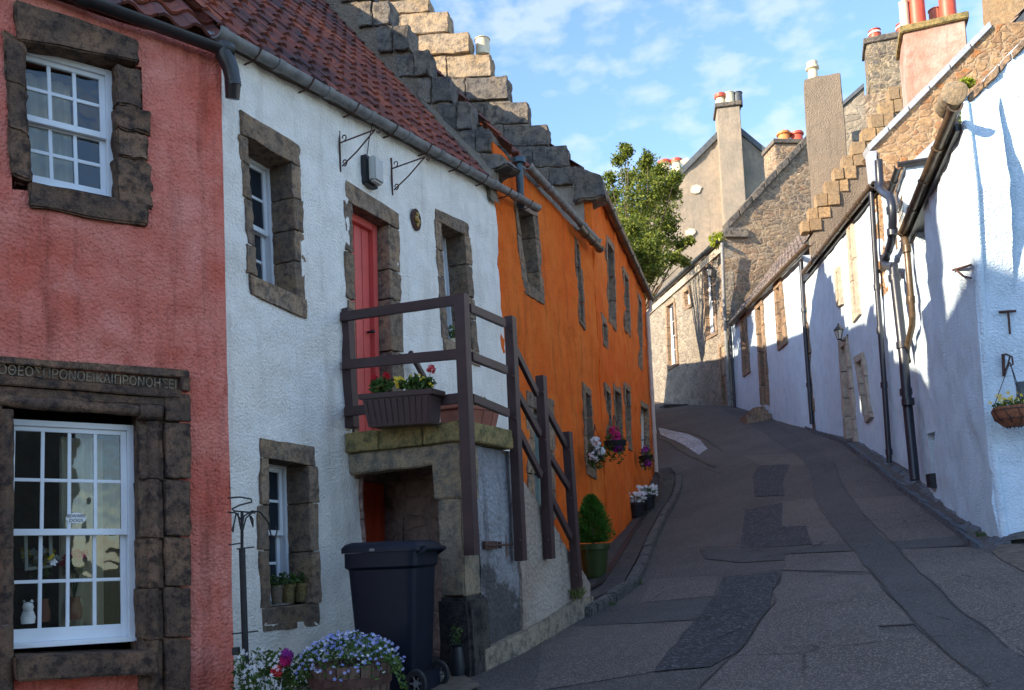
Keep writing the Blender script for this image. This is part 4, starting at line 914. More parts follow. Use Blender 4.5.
t,q=trough(BF,[(366,396),(438,390),(434,424),(373,428)],'plasticbrown','dark brown ribbed trough of red geraniums on the landing edge',.045,.23,11)
rn=random.Random(2)
mb=MB(); c=BF.at(382,386,.13); leaves(mb,c,(.10,.07,.075),150,.032,0,rn); c=BF.at(417,384,.13); leaves(mb,c,(.16,.07,.07),200,.032,0,rn); stems(mb,BF.at(432,390,.13),[BF.at(431,370,.13)]); mb.build('foliage',M['leaf'],t)
for px,py,m in((376,384,'fred'),(386,376,'fred'),(374,379,'fred'),(431,369,'fred')):
    mb=MB(); bloom(mb,BF.at(px,py,.13),.034,0,rn,22); mb.build('geranium_head',M[m],t)
mb=MB()
for _ in range(16): flower(mb,BF.at(400+rn.uniform(-5,5),383+rn.uniform(-6,6),.14),.022,0,rn)
for _ in range(7): flower(mb,BF.at(425+rn.uniform(-14,10),380+rn.uniform(-6,6),.16),.014,0,rn)
mb.build('yellow_blossom',M['fyellow'],t)
t,q=trough(W,[(448,405),(492,409),(489,430),(450,430)],'terra','terracotta trough standing behind the corner post of the landing',.62,.82,4)
mb=MB(); leaves(mb,W.at(476,403,.72),(.13,.07,.05),70,.026,0,rn); leaves(mb,W.at(450,402,.72),(.06,.05,.05),26,.024,0,rn); mb.build('foliage',M['leaf'],t)
# ============================================================ BIN
gb=gnd(400,676); bc=V((-.92,6.50,G(-.92,6.50)))
rzb=math.atan2(BF.d.y,BF.d.x)+R(10)
bn=thing('wheelie_bin','blue black two wheeled bin standing under the landing','wheelie bin',bc,None,rzb)
def loc(mbx): return mbx
def lbuild(mb,name,mat,parent,**k):      # build in the parent's own (rotated) frame
    off=wo(parent); mb.v=[tuple(V((p[0]*.80,p[1]*.9,p[2]*1.05))+off) for p in mb.v]; return mb.build(name,mat,parent,**k)
H_=1.0
mb=MB(); lv=[]
prof=[(0.02,-.27,.25,.21),(.10,-.285,.27,.225),(.45,-.31,.30,.24),(.88,-.345,.33,.262),(.90,-.375,.355,.285),(H_,-.375,.36,.285)]
vs=[]; S1=16
for z,x0,x1,yw in prof:
    for k in range(S1):
        a=2*PI*(k+.5)/S1; cx=(x0+x1)/2; hx=(x1-x0)/2; ca,sa=math.cos(a),math.sin(a); pw_=.22
        vs.append((cx+hx*math.copysign(abs(ca)**pw_,ca),yw*math.copysign(abs(sa)**pw_,sa),z))
mb.add(vs,[(i*S1+k,i*S1+(k+1)%S1,(i+1)*S1+(k+1)%S1,(i+1)*S1+k) for i in range(len(prof)-1) for k in range(S1)]+[tuple(range(S1))])
mb.box((.28,0,.09),(.10,.44,.12)); lbuild(mb,'bin_body',M['bin'],bn,smooth=True)
mb=MB(); vs=[]
for z,s_ in((H_+.002,1.0),(H_+.035,1.0),(H_+.06,.93),(H_+.075,.80)):
    for k in range(S1):
        a=2*PI*(k+.5)/S1; ca,sa=math.cos(a),math.sin(a); vs.append((-.005+.395*s_*math.copysign(abs(ca)**.2,ca),.295*s_*math.copysign(abs(sa)**.2,sa),z+(.02*(1-s_)*3 if False else 0)))
mb.add(vs,[(i*S1+k,i*S1+(k+1)%S1,(i+1)*S1+(k+1)%S1,(i+1)*S1+k) for i in range(3) for k in range(S1)]+[tuple(range(3*S1,4*S1)),tuple(reversed(range(S1)))])
mb.box((-.40,0,H_+.02),(.05,.36,.03)); lbuild(mb,'lid',M['bin'],bn,smooth=True)
mb=MB(); mb.tube([(.34,-.22,H_-.03),(.43,-.22,H_+.015),(.43,.22,H_+.015),(.34,.22,H_-.03)],.015,8); lbuild(mb,'handle',M['bin'],bn,smooth=True)
for sy in(-1,1):
    mb=MB(); vs=[]; pr=[(.06,-.022),(.092,-.022),(.10,-.012),(.10,.012),(.092,.022),(.06,.022)]
    for k in range(20):
        a=2*PI*k/20
        for r,y in pr: vs.append((.31+r*math.cos(a),sy*.255+y,.10+r*math.sin(a)))
    mb.add(vs,[(k*6+j,k*6+(j+1)%6,((k+1)%20)*6+(j+1)%6,((k+1)%20)*6+j) for k in range(20) for j in range(6)]); wl=lbuild(mb,'wheel',M['rubber'],bn,smooth=True)
    mb=MB()
    for k in range(6): a=PI*k/3; mb.tube([(.31,sy*.255,.10),(.31+.062*math.cos(a),sy*.255,.10+.062*math.sin(a))],.009,6)
    mb.tube([(.31,sy*.235,.10),(.31,sy*.28,.10)],.022,10); lbuild(mb,'hub',M['gutgrey'],wl,smooth=True)
mb=MB(); mb.box((-.06,-.292,H_+.02),(.05,.006,.018)); lbuild(mb,'lid_badge',M['gutgrey'],bn)
# ============================================================ BARREL PLANTER, FLOWERS, PLANT STAND
pc=at(350,662,5.55); gz=G(pc.x,pc.y); hb_=pc.z-gz+.0
bp=thing('barrel_planter','cut down oak barrel overflowing with pale blue and white flowers','planter',(pc.x,pc.y,gz))
mb=MB(); N=22; Rr=.262
for k in range(N):
    a0=2*PI*k/N+.012; a1=2*PI*(k+1)/N-.012; vs=[]
    for z,r in((0,.82),(hb_*.5,.93),(hb_,.99)):
        for a,rr in((a0,r),(a1,r),(a1,r-.10),(a0,r-.10)): vs.append((pc.x+Rr*rr*math.cos(a),pc.y+Rr*rr*math.sin(a),gz+z))
    mb.add(vs,[(i*4+j,i*4+(j+1)%4,i*4+4+(j+1)%4,i*4+4+j) for i in range(2) for j in range(4)]+[(0,1,2,3),(8,9,10,11)])
mb.build('staves',M['oak'],bp,bev=.002)
for z in(.22,.78):
    mb=MB(); r=Rr*(.83+.16*z)+.012; mb.lathe([(r-.02,-.028),(r-.002,-.028),(r+.003,.028),(r-.02,.028)],(pc.x,pc.y,gz+hb_*z),40); mb.build('hoop',M['rusty'],bp)
mb=MB(); mb.lathe([(0,0),(Rr*.9,0)],(pc.x,pc.y,gz+hb_-.05),24); mb.build('soil',M['soil'],bp)
rn=random.Random(12); mb=MB(); fb=MB(); fw=MB()
def domept(s=1):
    a=rn.uniform(0,2*PI); r=math.sqrt(rn.random()); x=r*math.cos(a)*.34; y=r*math.sin(a)*.27; z=.15*(1-r*r)+rn.uniform(-.04,.04)-.02-(.10*max(0,r-.85)/.15*rn.random())
    return V((pc.x+x*s,pc.y+y*s,gz+hb_+z*s+.02))
for _ in range(900):
    p=domept(.97); d=V((rn.gauss(0,1),rn.gauss(0,1),rn.gauss(0,1))).normalized()*.022; e=d.orthogonal().normalized()*.009; mb.add([p-d,p+e,p+d,p-e],[(0,1,2,3)])
for k in range(5):   # trailing stems
    a=rn.uniform(-.5,.4); b0=pc+V((.25*math.cos(a),.2*math.sin(a)-.1,.04)); 
    for j in range(26):
        s_=j/26; p=b0+V((.16*s_,-.03*s_,-.34*s_*s_+rn.uniform(-.02,.02))); d=V((rn.gauss(0,1),rn.gauss(0,1),rn.gauss(0,1))).normalized()*.016; e=d.orthogonal()*.5; mb.add([p-d,p+e,p+d,p-e],[(0,1,2,3)])
for _ in range(330): flower(fb,domept(1.03)+V((0,0,.012)),.0125,0,rn,5,V((0,-.8,.8)))
for _ in range(60): flower(fw,domept(1.03)+V((0,0,.01)),.011,0,rn,5,V((0,-.8,.8)))
mb.build('foliage',M['leaf'],bp); fb.build('blossom',M['fblue'],bp); fw.build('white_blossom',M['fwhite'],bp)
# flowering plants at the house corner
fp=at(268,690,5.6); fz=G(fp.x,fp.y); t=thing('flowering_plants','clump of white flowers with magenta and coral blooms at foot of white house','flowers',(fp.x,fp.y,fz))
mb=MB(); fw=MB(); tips=[]
for _ in range(90):
    p=at(rn.uniform(238,312),rn.uniform(652,700),5.6+rn.uniform(-.2,.25)); tips.append(p)
for p in tips: leaves(mb,p,(.05,.05,.05),12,.020,0,rn)
stems(mb,(fp.x,fp.y,fz),tips[:40],.003)
for _ in range(110): flower(fw,at(rn.triangular(236,300,250),rn.uniform(650,692),5.5+rn.uniform(-.12,.2)),.013,0,rn)
stems(mb,(fp.x,fp.y,fz),[at(x,y,5.5) for x,y in((287,655),(281,668),(293,652))],.004)
mb.build('foliage',M['leaf'],t); fw.build('white_blossom',M['fwhite'],t)
for px,py,m,r in((287,655,'fpurple',.04),(285,661,'fpink',.03),(277,671,'fcoral',.032)):
    mb=MB(); bloom(mb,at(px,py,5.45),r,0,rn,16,.026); mb.build('bloom',M[m],t)
# wrought iron stand
pb_=W.at(243,560,.28); bz=G(pb_.x,pb_.y); T=lambda px,py,o=.28: W.at(px,py,o)
t=thing('iron_plant_stand','black wrought iron hook stand with coiled top before the white wall','plant stand',(pb_.x,pb_.y,bz))
mb=MB(); mb.tube([V((pb_.x+.01,pb_.y,bz-.1)),T(242,549)],.022,10); mb.tube([T(242,549),T(242,512)],.011,8); mb.build('pole',M['iron'],t,smooth=True)
mb=MB(); mb.tube([T(228,498),T(240,497),T(251,499),T(252,502),T(240,505),T(232,509),T(234,511),T(246,512),T(255,513)],.006,6); mb.build('coil',M['iron'],t,smooth=True)
for l in ([(228,512),(236,513),(241,520),(242,530)],[(242,528),(244,516),(252,511),(260,512),(268,522),(271,535),(275,538),(277,532),(276,527)],[(236,514),(234,524),(233,532),(232,530),(234,524)],[(249,513),(251,520),(253,527),(253,520),(251,516)],[(243,530),(246,518),(252,513)],[(241,530),(239,520),(238,513)]):
    mb=MB(); mb.tube([T(*p) for p in l],.006,6); mb.build('hook',M['iron'],t,smooth=True)
for a,b in(((229,545),(242,543)),((237,549),(254,547)),((232,634),(258,631))): mb=MB(); mb.tube([T(*a),T(*b)],.005,6); mb.build('cross_bar',M['iron'],t)
mb=MB(); mb.box(W.at(236,651,.25),(.04,.05,.05)); mb.build('foot_clamp',M['iron'],t)
# small black jar beside the bin, stones at the foot
p=V((-.50,6.95,0)); p.z=G(p.x,p.y); t=thing('black_jar','small black jar with sprigs standing behind the bin wheel','jar',p)
mb=MB(); mb.lathe([(0,0),(.05,0),(.065,.1),(.045,.25),(.06,.27)],p,14); mb.build('jar_body',M['black'],t,smooth=True); mb=MB(); leaves(mb,p+V((0,0,.36)),(.06,.06,.1),40,.02,0,rn); mb.build('foliage',M['leaf'],t)
for k,(px,py,r,lb) in enumerate(((420,676,.10,'small brown cobble beside the bin wheel'),(440,679,.12,'flat brown stone at foot of the pier'),(458,674,.09,'mossy stone touching the pier base'),(404,684,.07,'grey pebble in front of the bin wheel'))):
    p=gnd(px,py); t=thing('loose_stone',lb,'stone',p,'loose stones at the foot of the pier'); mb=MB(); mb.lathe([(0,-r*.3),(r*.8,-r*.2),(r,.0),(r*.75,r*.35),(0,r*.45)],p,12,0,1.2,.9); mb.build('stone_body',M['pier'],t,amp=.02,nsc=14,smooth=True)
# ============================================================ FLOWERS ALONG THE ORANGE WALL
def wallbasket(f,px,py,label,mats,r=.17,cat='hanging flowers'):
    c=f.at(px,py,.22); t=thing('flower_basket',label,cat,c,'flower baskets on the orange wall'); rn=random.Random(int(px))
    mb=MB(); mb.lathe([(0,-r*.9),(r*.5,-r*.8),(r*.85,-r*.4),(r*.95,0),(r*.85,0),(0,-.02)],c,16); mb.build('basket_bowl',M['black'],t,smooth=True)
    mb=MB(); a=f.at(px,py,.0); mb.tube([V((a.x,a.y,c.z+.42)),V((c.x,c.y,c.z+.42))],.008,5)
    for k in range(3): mb.tube([V((c.x,c.y,c.z+.42)),c+V((r*.8*math.cos(k*2.1),r*.8*math.sin(k*2.1),0))],.004,4)
    mb.build('hanger',M['iron'],t)
    mb=MB(); leaves(mb,c-V((0,0,r*.35)),(r*1.0,r*1.0,r*1.5),260,.035,0,rn); mb.build('foliage',M['leaf'],t)
    for k,(m,dz) in enumerate(mats): mb=MB(); bloom(mb,c+V((rn.uniform(-.05,.05)-.0,-.09,dz)),.085,0,rn,34,.030); mb.build('blossom',M[m],t)
wallbasket(O,596,452,'white geraniums over trailing green leaves, nearest on orange wall',[('fwhite',.14),('fwhite',.0),('fwhite',-.07)],.15)
wallbasket(O2,615,441,'magenta and crimson blooms in the middle basket on orange wall',[('fpink',.15),('fpink',-.0),('fpink',.08),('fpurple',-.12)],.20)
wallbasket(O2,646,456,'small violet flowers in the farthest basket on orange wall',[('fpurple',.1),('fpurple',-.15)],.16)
# topiary
c=gnd(595,577,.10); t=thing('potted_conifer','bushy green conifer in a round olive pot on the pavement','potted tree',c)
k_=c.y/860; rpot=15.5*k_; hp=33*k_; pot(c,rpot,hp,'plasticgreen',t,24)
mb=MB(); mb.tube([c+V((0,0,hp*.8)),c+V((0,0,hp+.2)),c+V((0,0,hp+.45))],[.02,.015,.006],6); mb.build('trunk',M['bark'],t)
mb=MB(); rn=random.Random(3)
for _ in range(6500):
    h=rn.random()**1.15; a=rn.uniform(0,2*PI); z=hp+.02+h*47*k_; prof=math.sin(min(1,(h+.14)/.36)*PI/2)*(1-h)**.55*1.15; r=18.5*k_*prof*(rn.random()**.45)*(1+.22*math.sin(a*5+h*19))
    p=c+V((r*math.cos(a),r*math.sin(a),z)); d=V((math.cos(a)*.8,math.sin(a)*.8,rn.uniform(.2,1.1))).normalized()*.04; e=d.cross(V((rn.gauss(0,1),rn.gauss(0,1),rn.gauss(0,1)))).normalized()*.006; mb.add([p-d*.4,p+e,p+d,p-e],[(0,1,2,3)])
mb.build('foliage',M['conif'],t)
# black planters with white flowers
def tub(px,py,label,r):
    c=gnd(px,py,.10); t=thing('black_planter',label,'planter',c,'black tubs of white flowers by the orange wall'); pot(c,r,.28,'black',t,18); rn=random.Random(int(px))
    mb=MB(); leaves(mb,c+V((0,0,.34)),(r*1.15,r*1.15,.12),160,.03,0,rn); mb.build('foliage',M['leaf'],t); mb=MB()
    for _ in range(75): p=c+V((rn.uniform(-1,1)*r*1.1,rn.uniform(-1,1)*r,.36+rn.uniform(-.1,.12))); flower(mb,p,.035,0,rn)
    mb.build('blossom',M['fwhite'],t)
tub(637,517,'nearer of two black tubs of white flowers',.17); tub(648,509,'farther of two black tubs of white flowers',.17)
# ============================================================ TREES BEHIND THE ORANGE HOUSE
def tree(name,label,base,Yc,dY,cl,leaf,seed,dens=5.0):
    rn=random.Random(seed); tz=G(base.x,base.y); t=thing(name,label,'tree',(base.x,base.y,tz),'trees behind the orange house')
    lm=MB(); br=MB(); fork=V((base.x,base.y,tz+(base.z-tz)*.8)); br.tube([V((base.x,base.y,tz)),V((base.x+.05,base.y,(tz+fork.z)/2)),fork],[.2,.17,.12],8)
    for px,py,r in cl:
        Y=Yc+rn.uniform(-dY,dY); c=at(px,py,Y); rr=r*Y/860*.88
        m=(fork+c)/2+V((rn.uniform(-.2,.2),rn.uniform(-.2,.2),.15)); br.tube([fork,m,c],[.05,.03,.008],5)
        for _ in range(int(r*dens*1.35)+6):
            cc=c+V((rn.gauss(0,.5),rn.gauss(0,.55),rn.gauss(0,.5)))*rr; leaves(lm,cc,(.19,.19,.12),9,.062,0,rn)
            if rn.random()<.12: br.tube([c,cc+V((0,0,.1))],.006,3)
        if rn.random()<.6:      # long thin shoots that break the outline
            d=V((rn.uniform(-1,1),rn.uniform(-.5,.5),rn.uniform(-.2,1))).normalized(); 
            for k in range(9): leaves(lm,c+d*rr*(1+.16*k),(.07,.07,.07),4,.05,0,rn)
    lm.build('crown',M[leaf],t); br.build('trunk',M['bark'],t)
tree('hawthorn_tree','tall hawthorn with thin upright shoots rising behind the orange house gutter',at(636,300,30.5),30.5,1.6,
 [(640,200,24),(622,215,17),(660,205,18),(630,180,14),(650,180,16),(645,235,22),(662,240,18),(655,262,14),(612,195,11),(610,178,7),(620,160,6),(625,148,4),(672,190,10),(668,225,12),(681,244,6),(675,258,6),(646,165,9),(660,172,9),(690,240,3),(648,158,5),(675,178,7),(628,152,4),(684,262,4),(655,190,14),(635,218,16)],'leaftree',21)
tree('hawthorn_tree','lower dense part of greenery, darker hawthorn hugging the orange house gutter',at(618,310,25.5),25.5,1.6,
 [(625,245,18),(640,262,18),(625,268,13),(650,272,11),(634,284,10),(606,215,8),(606,238,9),(615,255,10),(640,292,8),(648,250,12),(632,232,12),(612,228,9)],'leaftree',22)
Z3=V((0,0,1))
def slab_roof(f,u0,z0,u1,z1,pitch,length,parent,mat,name='roof',th=.12,n=.06,rear=True,t_=None):
    "roof with two slopes rising from the eaves of facade f"
    up=(-f.n*math.cos(pitch)+Z3*math.sin(pitch)); a=f.w(u0,n,z0); b=f.w(u1,n,z1)
    tiles(a,b,up,length,parent,mat,tw=.30,course=.30,name=name,jit=.012)
    nn=f.d.cross(up).normalized(); nn=nn if nn.z>0 else -nn; mb=MB(); c=a+up*length; d=b+up*length
    mb.hexa([a-nn*th,b-nn*th,d-nn*th,c-nn*th,a-nn*.01,b-nn*.01,d-nn*.01,c-nn*.01]); 
    if rear:
        dn=(-f.n*math.cos(pitch)-Z3*math.sin(pitch)); mb.hexa([c-nn*th,d-nn*th,d+dn*length-nn*th,c+dn*length-nn*th,c,d,d+dn*length,c+dn*length])
    mb.build('roof_deck',M['slate'],parent)
def stack(x0,x1,yt,yb,Y,parent,mat,dep=.8,az=95,cap=None,capm=None,name='chimney_stack',yr=None,amp=.02,capo=.06,sub_=.25):
    "rectangular chimney stack: front face spans x0..x1 at the top"
    p=at((x0+x1)/2,yt,Y); f=Fac(p.x,p.y,az); u0,z1=f.hit(x0,yt); u1,_=f.hit(x1,yr or yt); zb=f.hit((x0+x1)/2,yb)[1]
    mb=MB(); mb.fb(f,u0,u1,zb,z1,-dep,0); o=mb.build(name,M[mat],parent,bev=.02,sub=sub_,amp=amp,nsc=3,smooth=True)
    if cap:
        mb=MB(); mb.fb(f,u0-capo,u1+capo,z1-cap*.1,z1+cap,-dep-capo,capo); mb.build('chimney_cap',M[capm],o,bev=.015,sub=.2,amp=.012,nsc=6,smooth=True)
    return f,u0,u1,z1+(cap or 0)*.95,o
# ============================================================ NEAR WHITE HOUSE (A)
GA=gable(A,0)
wa=thing('near_white_house','nearest white harled house on the right, its gable facing the camera','house',A.w(2,-1,0))
edge=[(960,104),(971,185),(976,300),(985,420),(999,545)]
ea=[A.hit(*p) for p in edge]; eg=[GA.hit(*p) for p in edge]
AG0=A.hit(955,106,.12); AG1=A.hit(903,231,.12)
uAe=A.hit(897,300)[0]
def az_(u): return AG0[1]+(AG1[1]-AG0[1])*(u-AG0[0])/(AG1[0]-AG0[0])
zl0=A.hit(893,262)[1]; uL=A.hit(903,231)[0]
AW=hq(A,[(914,228),(924,205),(929,300),(921,318)]); vent=hq(A,[(929,434),(934,431),(936,483),(931,482)])
wall(A,[(ea[4][0],-1.5),(uAe+1.1,-.6),(uAe+1.1,zl0),(uL+.02,zl0),(uL,az_(uL)),ea[0],ea[1],ea[2],ea[3],ea[4]],[AW,vent],M['rwhite'],wa,grid=.13,amp=.04)
sk=[GA.hit(*p) for p in((962,101),(1024,38),(1110,-50))]
wall(GA,[(eg[4][0],-1.6),(6.5,-1.6),(6.5,sk[2][1]),sk[2],sk[1],sk[0],eg[0],eg[1],eg[2],eg[3],eg[4]],[],M['rwhite'],wa,'gable_wall',grid=.10,amp=.03,nsc=3.5)
# corner roll
mb=MB(); mb.tube([A.w(u,-.04,z) for u,z in reversed(ea)]+[A.w(ea[0][0],-.04,ea[0][1]-.05)],.04,10); mb.build('corner_roll',M['rwhite'],wa,smooth=True,amp=.02,nsc=4)
# raised skew stones on the gable edge and the round skewputt
mb=MB(); rn=random.Random(8)
L_=[(968,96),(984,80),(998,65),(1012,51),(1027,36),(1045,18),(1070,-8)]
for a,b in zip(L_[:-1],L_[1:]):
    p=GA.hit(*a); q=GA.hit(*b); mb.fq(GA,[(p[0],p[1]+.0),(q[0]-.006,q[1]),(q[0]-.006,q[1]-.10),(p[0],p[1]-.10)],-.3,.03+rn.uniform(-.01,.01))
mb.build('skew_stones',M['stone'],wa,bev=.012,sub=.12,amp=.02,nsc=8,smooth=True)
c=GA.at(953,96,.0); mb=MB(); a_=c+GA.n*.10; 
mb.tube([a_-GA.n*.34,a_-GA.n*.02,a_+GA.n*.0],[.135,.135,.10],18); mb.build('skewputt',M['pier'],wa,smooth=True,amp=.02,nsc=8)
mb=MB(); leaves(mb,GA.at(966,83,.03),(.10,.07,.06),160,.025,0,rn); mb.build('moss_tuft',M['moss'],wa)
mb=MB(); leaves(mb,GA.at(962,118,.02),(.03,.03,.12),30,.02,0,rn); mb.build('moss_tuft',M['leaf'],wa)
sash(A,sub(AW,-.02,1.02,-.01,1.01),wa,.20,1,2,'sash','dglass',fr=.05)
mb=MB(); mb.fq(A,sub(vent,-.1,1.1,-.02,1.02),-.20,-.15); mb.build('vent_recess',M['pinkstone'],wa)
mb=MB(); mb.fq(A,hq(A,[(930,474),(935,473),(936.5,488),(931.5,487)]),-.05,.06); mb.build('vent_bracket',M['iron'],wa,bev=.01)
gutter(A.w(AG0[0],.12,AG0[1]),A.w(AG1[0],.12,AG1[1]),wa,M['gutbrown'],.064,A.n,joints=.85)
mb=MB(); mb.hexa([A.w(ea[0][0]+.05,-.2,az_(ea[0][0])-.10),A.w(uL,-.2,az_(uL)-.10),A.w(uL,.05,az_(uL)-.10),A.w(ea[0][0]+.05,.05,az_(ea[0][0])-.10),A.w(ea[0][0]+.05,-.2,az_(ea[0][0])+.06),A.w(uL,-.2,az_(uL)+.06),A.w(uL,.05,az_(uL)+.06),A.w(ea[0][0]+.05,.05,az_(ea[0][0])+.06)]); mb.build('fascia',M['gutblack'],wa)
slab_roof(A,.3,az_(.3)+.06,uL,az_(uL)+.06,math.atan2(sk[1][1]-sk[0][1],abs(sk[1][0]-sk[0][0]))-R(3),3.0,wa,M['tilegrey'])
print('SKEW',sk,AG0)
# dormer-like box beyond the gutter end
dz=A.hit(898,164,0)[1]; ud=uL+.06; ud1=A.hit(888,187)[0]
mb=MB(); mb.fb(A,ud,ud1,zl0-.3,dz-.02,-1.6,-.12); dm=mb.build('dormer',M['rwhite'],wa,sub=.3,amp=.01,nsc=4)
sash(A,[(ud1-.1,dz-.35),(ud+.12,dz-.35),(ud+.12,zl0+.05),(ud1-.1,zl0+.05)],dm,.08,1,2,'sashold','dglass',fr=.04)
gutter(A.w(ud1+.05,-.02,dz-.0),A.w(ud-.0,-.02,dz+.0),dm,M['gutblack'],.055,A.n,joints=.4)
mb=MB(); mb.tube([A.w(ud-.05,.0,dz),A.w(ud-.05,-.7,dz+.0),A.w(ud-.05,-1.3,dz)],.045,8); mb.build('side_gutter',M['gutblack'],dm,smooth=True)
mb=MB(); mb.hexa([A.w(ud-.03,-.1,dz),A.w(ud1,-.1,dz),A.w(ud1,-1.7,dz),A.w(ud-.03,-1.7,dz),A.w(ud-.03,-.2,dz+.03),A.w(ud1,-.2,dz+.03),A.w(ud1,-1.7,dz+1.25),A.w(ud-.03,-1.7,dz+1.25)]); mb.build('lead_roof',M['lead'],dm)
gutter(A.w(A.hit(893,262)[0],.10,zl0+.0),A.w(A.hit(874,286,.1)[0],.10,A.hit(874,286,.1)[1]),wa,M['gutbrown'],.07,A.n,name='lower_gutter',joints=.4)
def pipe(f,px,r,mat,parent,name='downpipe',off=.09,collars=()):
    mb=MB(); pts=[f.at(x,y,off) for x,y in px]; P=[]
    for i,p in enumerate(pts):      # soften the bends
        if 0<i<len(pts)-1: P+= [p.lerp(pts[i-1],min(.3,.10/max((p-pts[i-1]).length,.01))),p.lerp(pts[i+1],min(.3,.10/max((p-pts[i+1]).length,.01)))]
        else: P.append(p)
    mb.tube(P,r,12)
    for a in collars: p=f.at(a[0],a[1],off); mb.tube([p+V((0,0,.05)),p-V((0,0,.05))],r*1.28,12)
    return mb.build(name,M[mat],parent,smooth=True)
pipe(A,[(903,229),(907,249),(913,322),(906,352),(908,362)],.045,'gutbrown',wa,'rainwater_pipe',.10,[(907,249),(911,300)])
pipe(A,[(893.5,268),(903,350),(907,400),(915,480)],.070,'pipenavy',wa,'soil_pipe',.16,[(894.5,278),(902.5,345),(906,392),(908,402)])
pipe(A,[(889,250),(885,258),(886,266),(894,266)],.060,'pipenavy',wa,'soil_pipe_bend',.16,[(885,258)])
pipe(A,[(878.5,160),(880,188),(884,193),(891,197),(893,215),(892,240),(888,252)],.062,'pipenavy',wa,'soil_pipe_upper',.16,[(879.5,186),(892,210),(892.5,232)])
# things fixed to the gable
def wtie(p,label,f,px1,px2,px3=None):
    t=thing('wall_tie',label,'wall iron',f.at(*p,.0)); mb=MB(); mb.tube([f.at(*px1,.03),f.at(*px2,.03)],.013,6)
    if px3: mb.tube([f.at(*q,.04) for q in px3],.011,6)
    mb.build('tie_bar',M['rusty'],t,smooth=True)
wtie((1008,315),'rusty T shaped wall iron high on the white gable, above the basket',GA,(999,312),(1016,311),[(1008,312),(1009,322),(1010,334)])
wtie((962,268),'rusty hooked wall iron on the street face of near white house',A,(953,270),(971,265),[(955,269),(963,276),(971,278)])
t=thing('basket_bracket','rusty curled bracket holding the coir basket on the white gable','bracket',GA.at(1005,365,0)); mb=MB()
mb.tube([GA.at(1003,354,.02),GA.at(1004,376,.02)],.016,6); mb.tube([GA.at(1003,356,.03),GA.at(1006,354,.16),GA.at(1012,357,.26),GA.at(1013,364,.28),GA.at(1010,366,.26)],.009,6); mb.tube([GA.at(1004,374,.03),GA.at(1008,364,.14),GA.at(1010,356,.22)],.008,6); mb.build('bracket_iron',M['rusty'],t,smooth=True)
c=GA.at(1013,410,.26); t=thing('hanging_basket','round coir hanging basket with yellow flowers on the right gable','hanging basket',c)
r=.185; mb=MB(); mb.lathe([(0,-r*.95),(r*.5,-r*.85),(r*.85,-r*.5),(r,-.02),(r*.97,.03),(r*.85,.02),(0,0)],c,20); mb.build('coir_liner',M['basket'],t,amp=.015,nsc=14,smooth=True)
mb=MB()
for k in range(10):
    a=2*PI*k/10; mb.tube([c+V((r*1.03*math.cos(a),r*1.03*math.sin(a),.0)),c+V((r*.9*math.cos(a+.25),r*.9*math.sin(a+.25),-r*.5)),c+V((r*.3*math.cos(a+.5),r*.3*math.sin(a+.5),-r*.97))],.004,4)
for z,rr in((0,1.04),(-r*.5,.9)): mb.tube([c+V((r*rr*math.cos(2*PI*k/20),r*rr*math.sin(2*PI*k/20),z)) for k in range(21)],.004,4)
mb.build('wire_frame',M['iron'],t)
hk=GA.at(1010,362,.26)
for k in range(3): mb=MB(); a=k*2.1+.4; mb.tube([hk,c+V((r*math.cos(a),r*math.sin(a),0))],.004,4); mb.build('chain',M['iron'],t)
rn=random.Random(6); mb=MB(); leaves(mb,c+V((0,0,.05)),(r,r,.06),220,.022,0,rn); mb.build('foliage',M['leaf'],t); mb=MB()
for _ in range(34): flower(mb,c+V((rn.uniform(-1,1)*r,rn.uniform(-1,.6)*r,.09+rn.uniform(-.02,.06))),.020,0,rn)
mb.build('blossom',M['fyellow'],t)
t=thing('slate_sign','dark slate square sign cut by the right edge of the white gable','sign',GA.at(1024,388,0)); mb=MB(); mb.fq(GA,hq(GA,[(1016,382),(1044,380),(1044,399),(1016,398)]),.002,.02); mb.build('sign_plate',M['slate'],t,bev=.003)
# ============================================================ SECOND WHITE HOUSE (B)
hbk=thing('lantern_white_house','white harled house with ochre crow steps, lantern and cream door','house',B.w(4,-1,1))
uB0=B.hit(885,250)[0]; uB1=B.hit(808,350)[0]
BG0=B.hit(873,184,.12); BG1=B.hit(805,271,.12)
def bz(u): return BG0[1]+(BG1[1]-BG0[1])*(u-BG0[0])/(BG1[0]-BG0[0])
Bw1=hq(B,[(848.5,226),(854,218),(862,314),(855,323)]); Bw2=hq(B,[(836,269),(841,265),(844,304),(839,307)])
Bd=hq(B,[(840.5,341),(848.5,336),(858.5,442),(847,442)]); Bw3=hq(B,[(856.5,357),(864.5,352),(873,417),(867.5,423)])
wall(B,[(-.6,-.5),(uB1,1.5),(uB1,bz(uB1)-.02),(uB0,bz(uB0)-.02),(uB0,3.9),(-.6,3.9)],[inset(Bw1,.03,.03,.03,.03),inset(Bw2,.03,.03,.03,.03),inset(Bd,.03,.03,.04,0),inset(Bw3,.03,.03,.04,.04)],M['rwhite'],hbk,grid=.2,amp=.025)
for q,(a,b) in ((Bw1,(1,2)),(Bw2,(1,1))):
    qi=inset(q,.16,.16,.10,.10); surround(B,q,qi,hbk,M['pinkstone'],-.2,.05,2,amp=.002,seed=66+a); sash(B,qi,hbk,.14,a,b,'cream','dglass',fr=.07)
surround(B,Bd,inset(Bd,.16,.16,.16,0),hbk,M['pinkstone'],-.2,.055,4,amp=.004,seed=61,sill=False); door(B,inset(Bd,.15,.15,.15,0),hbk,M['cream'],.16)
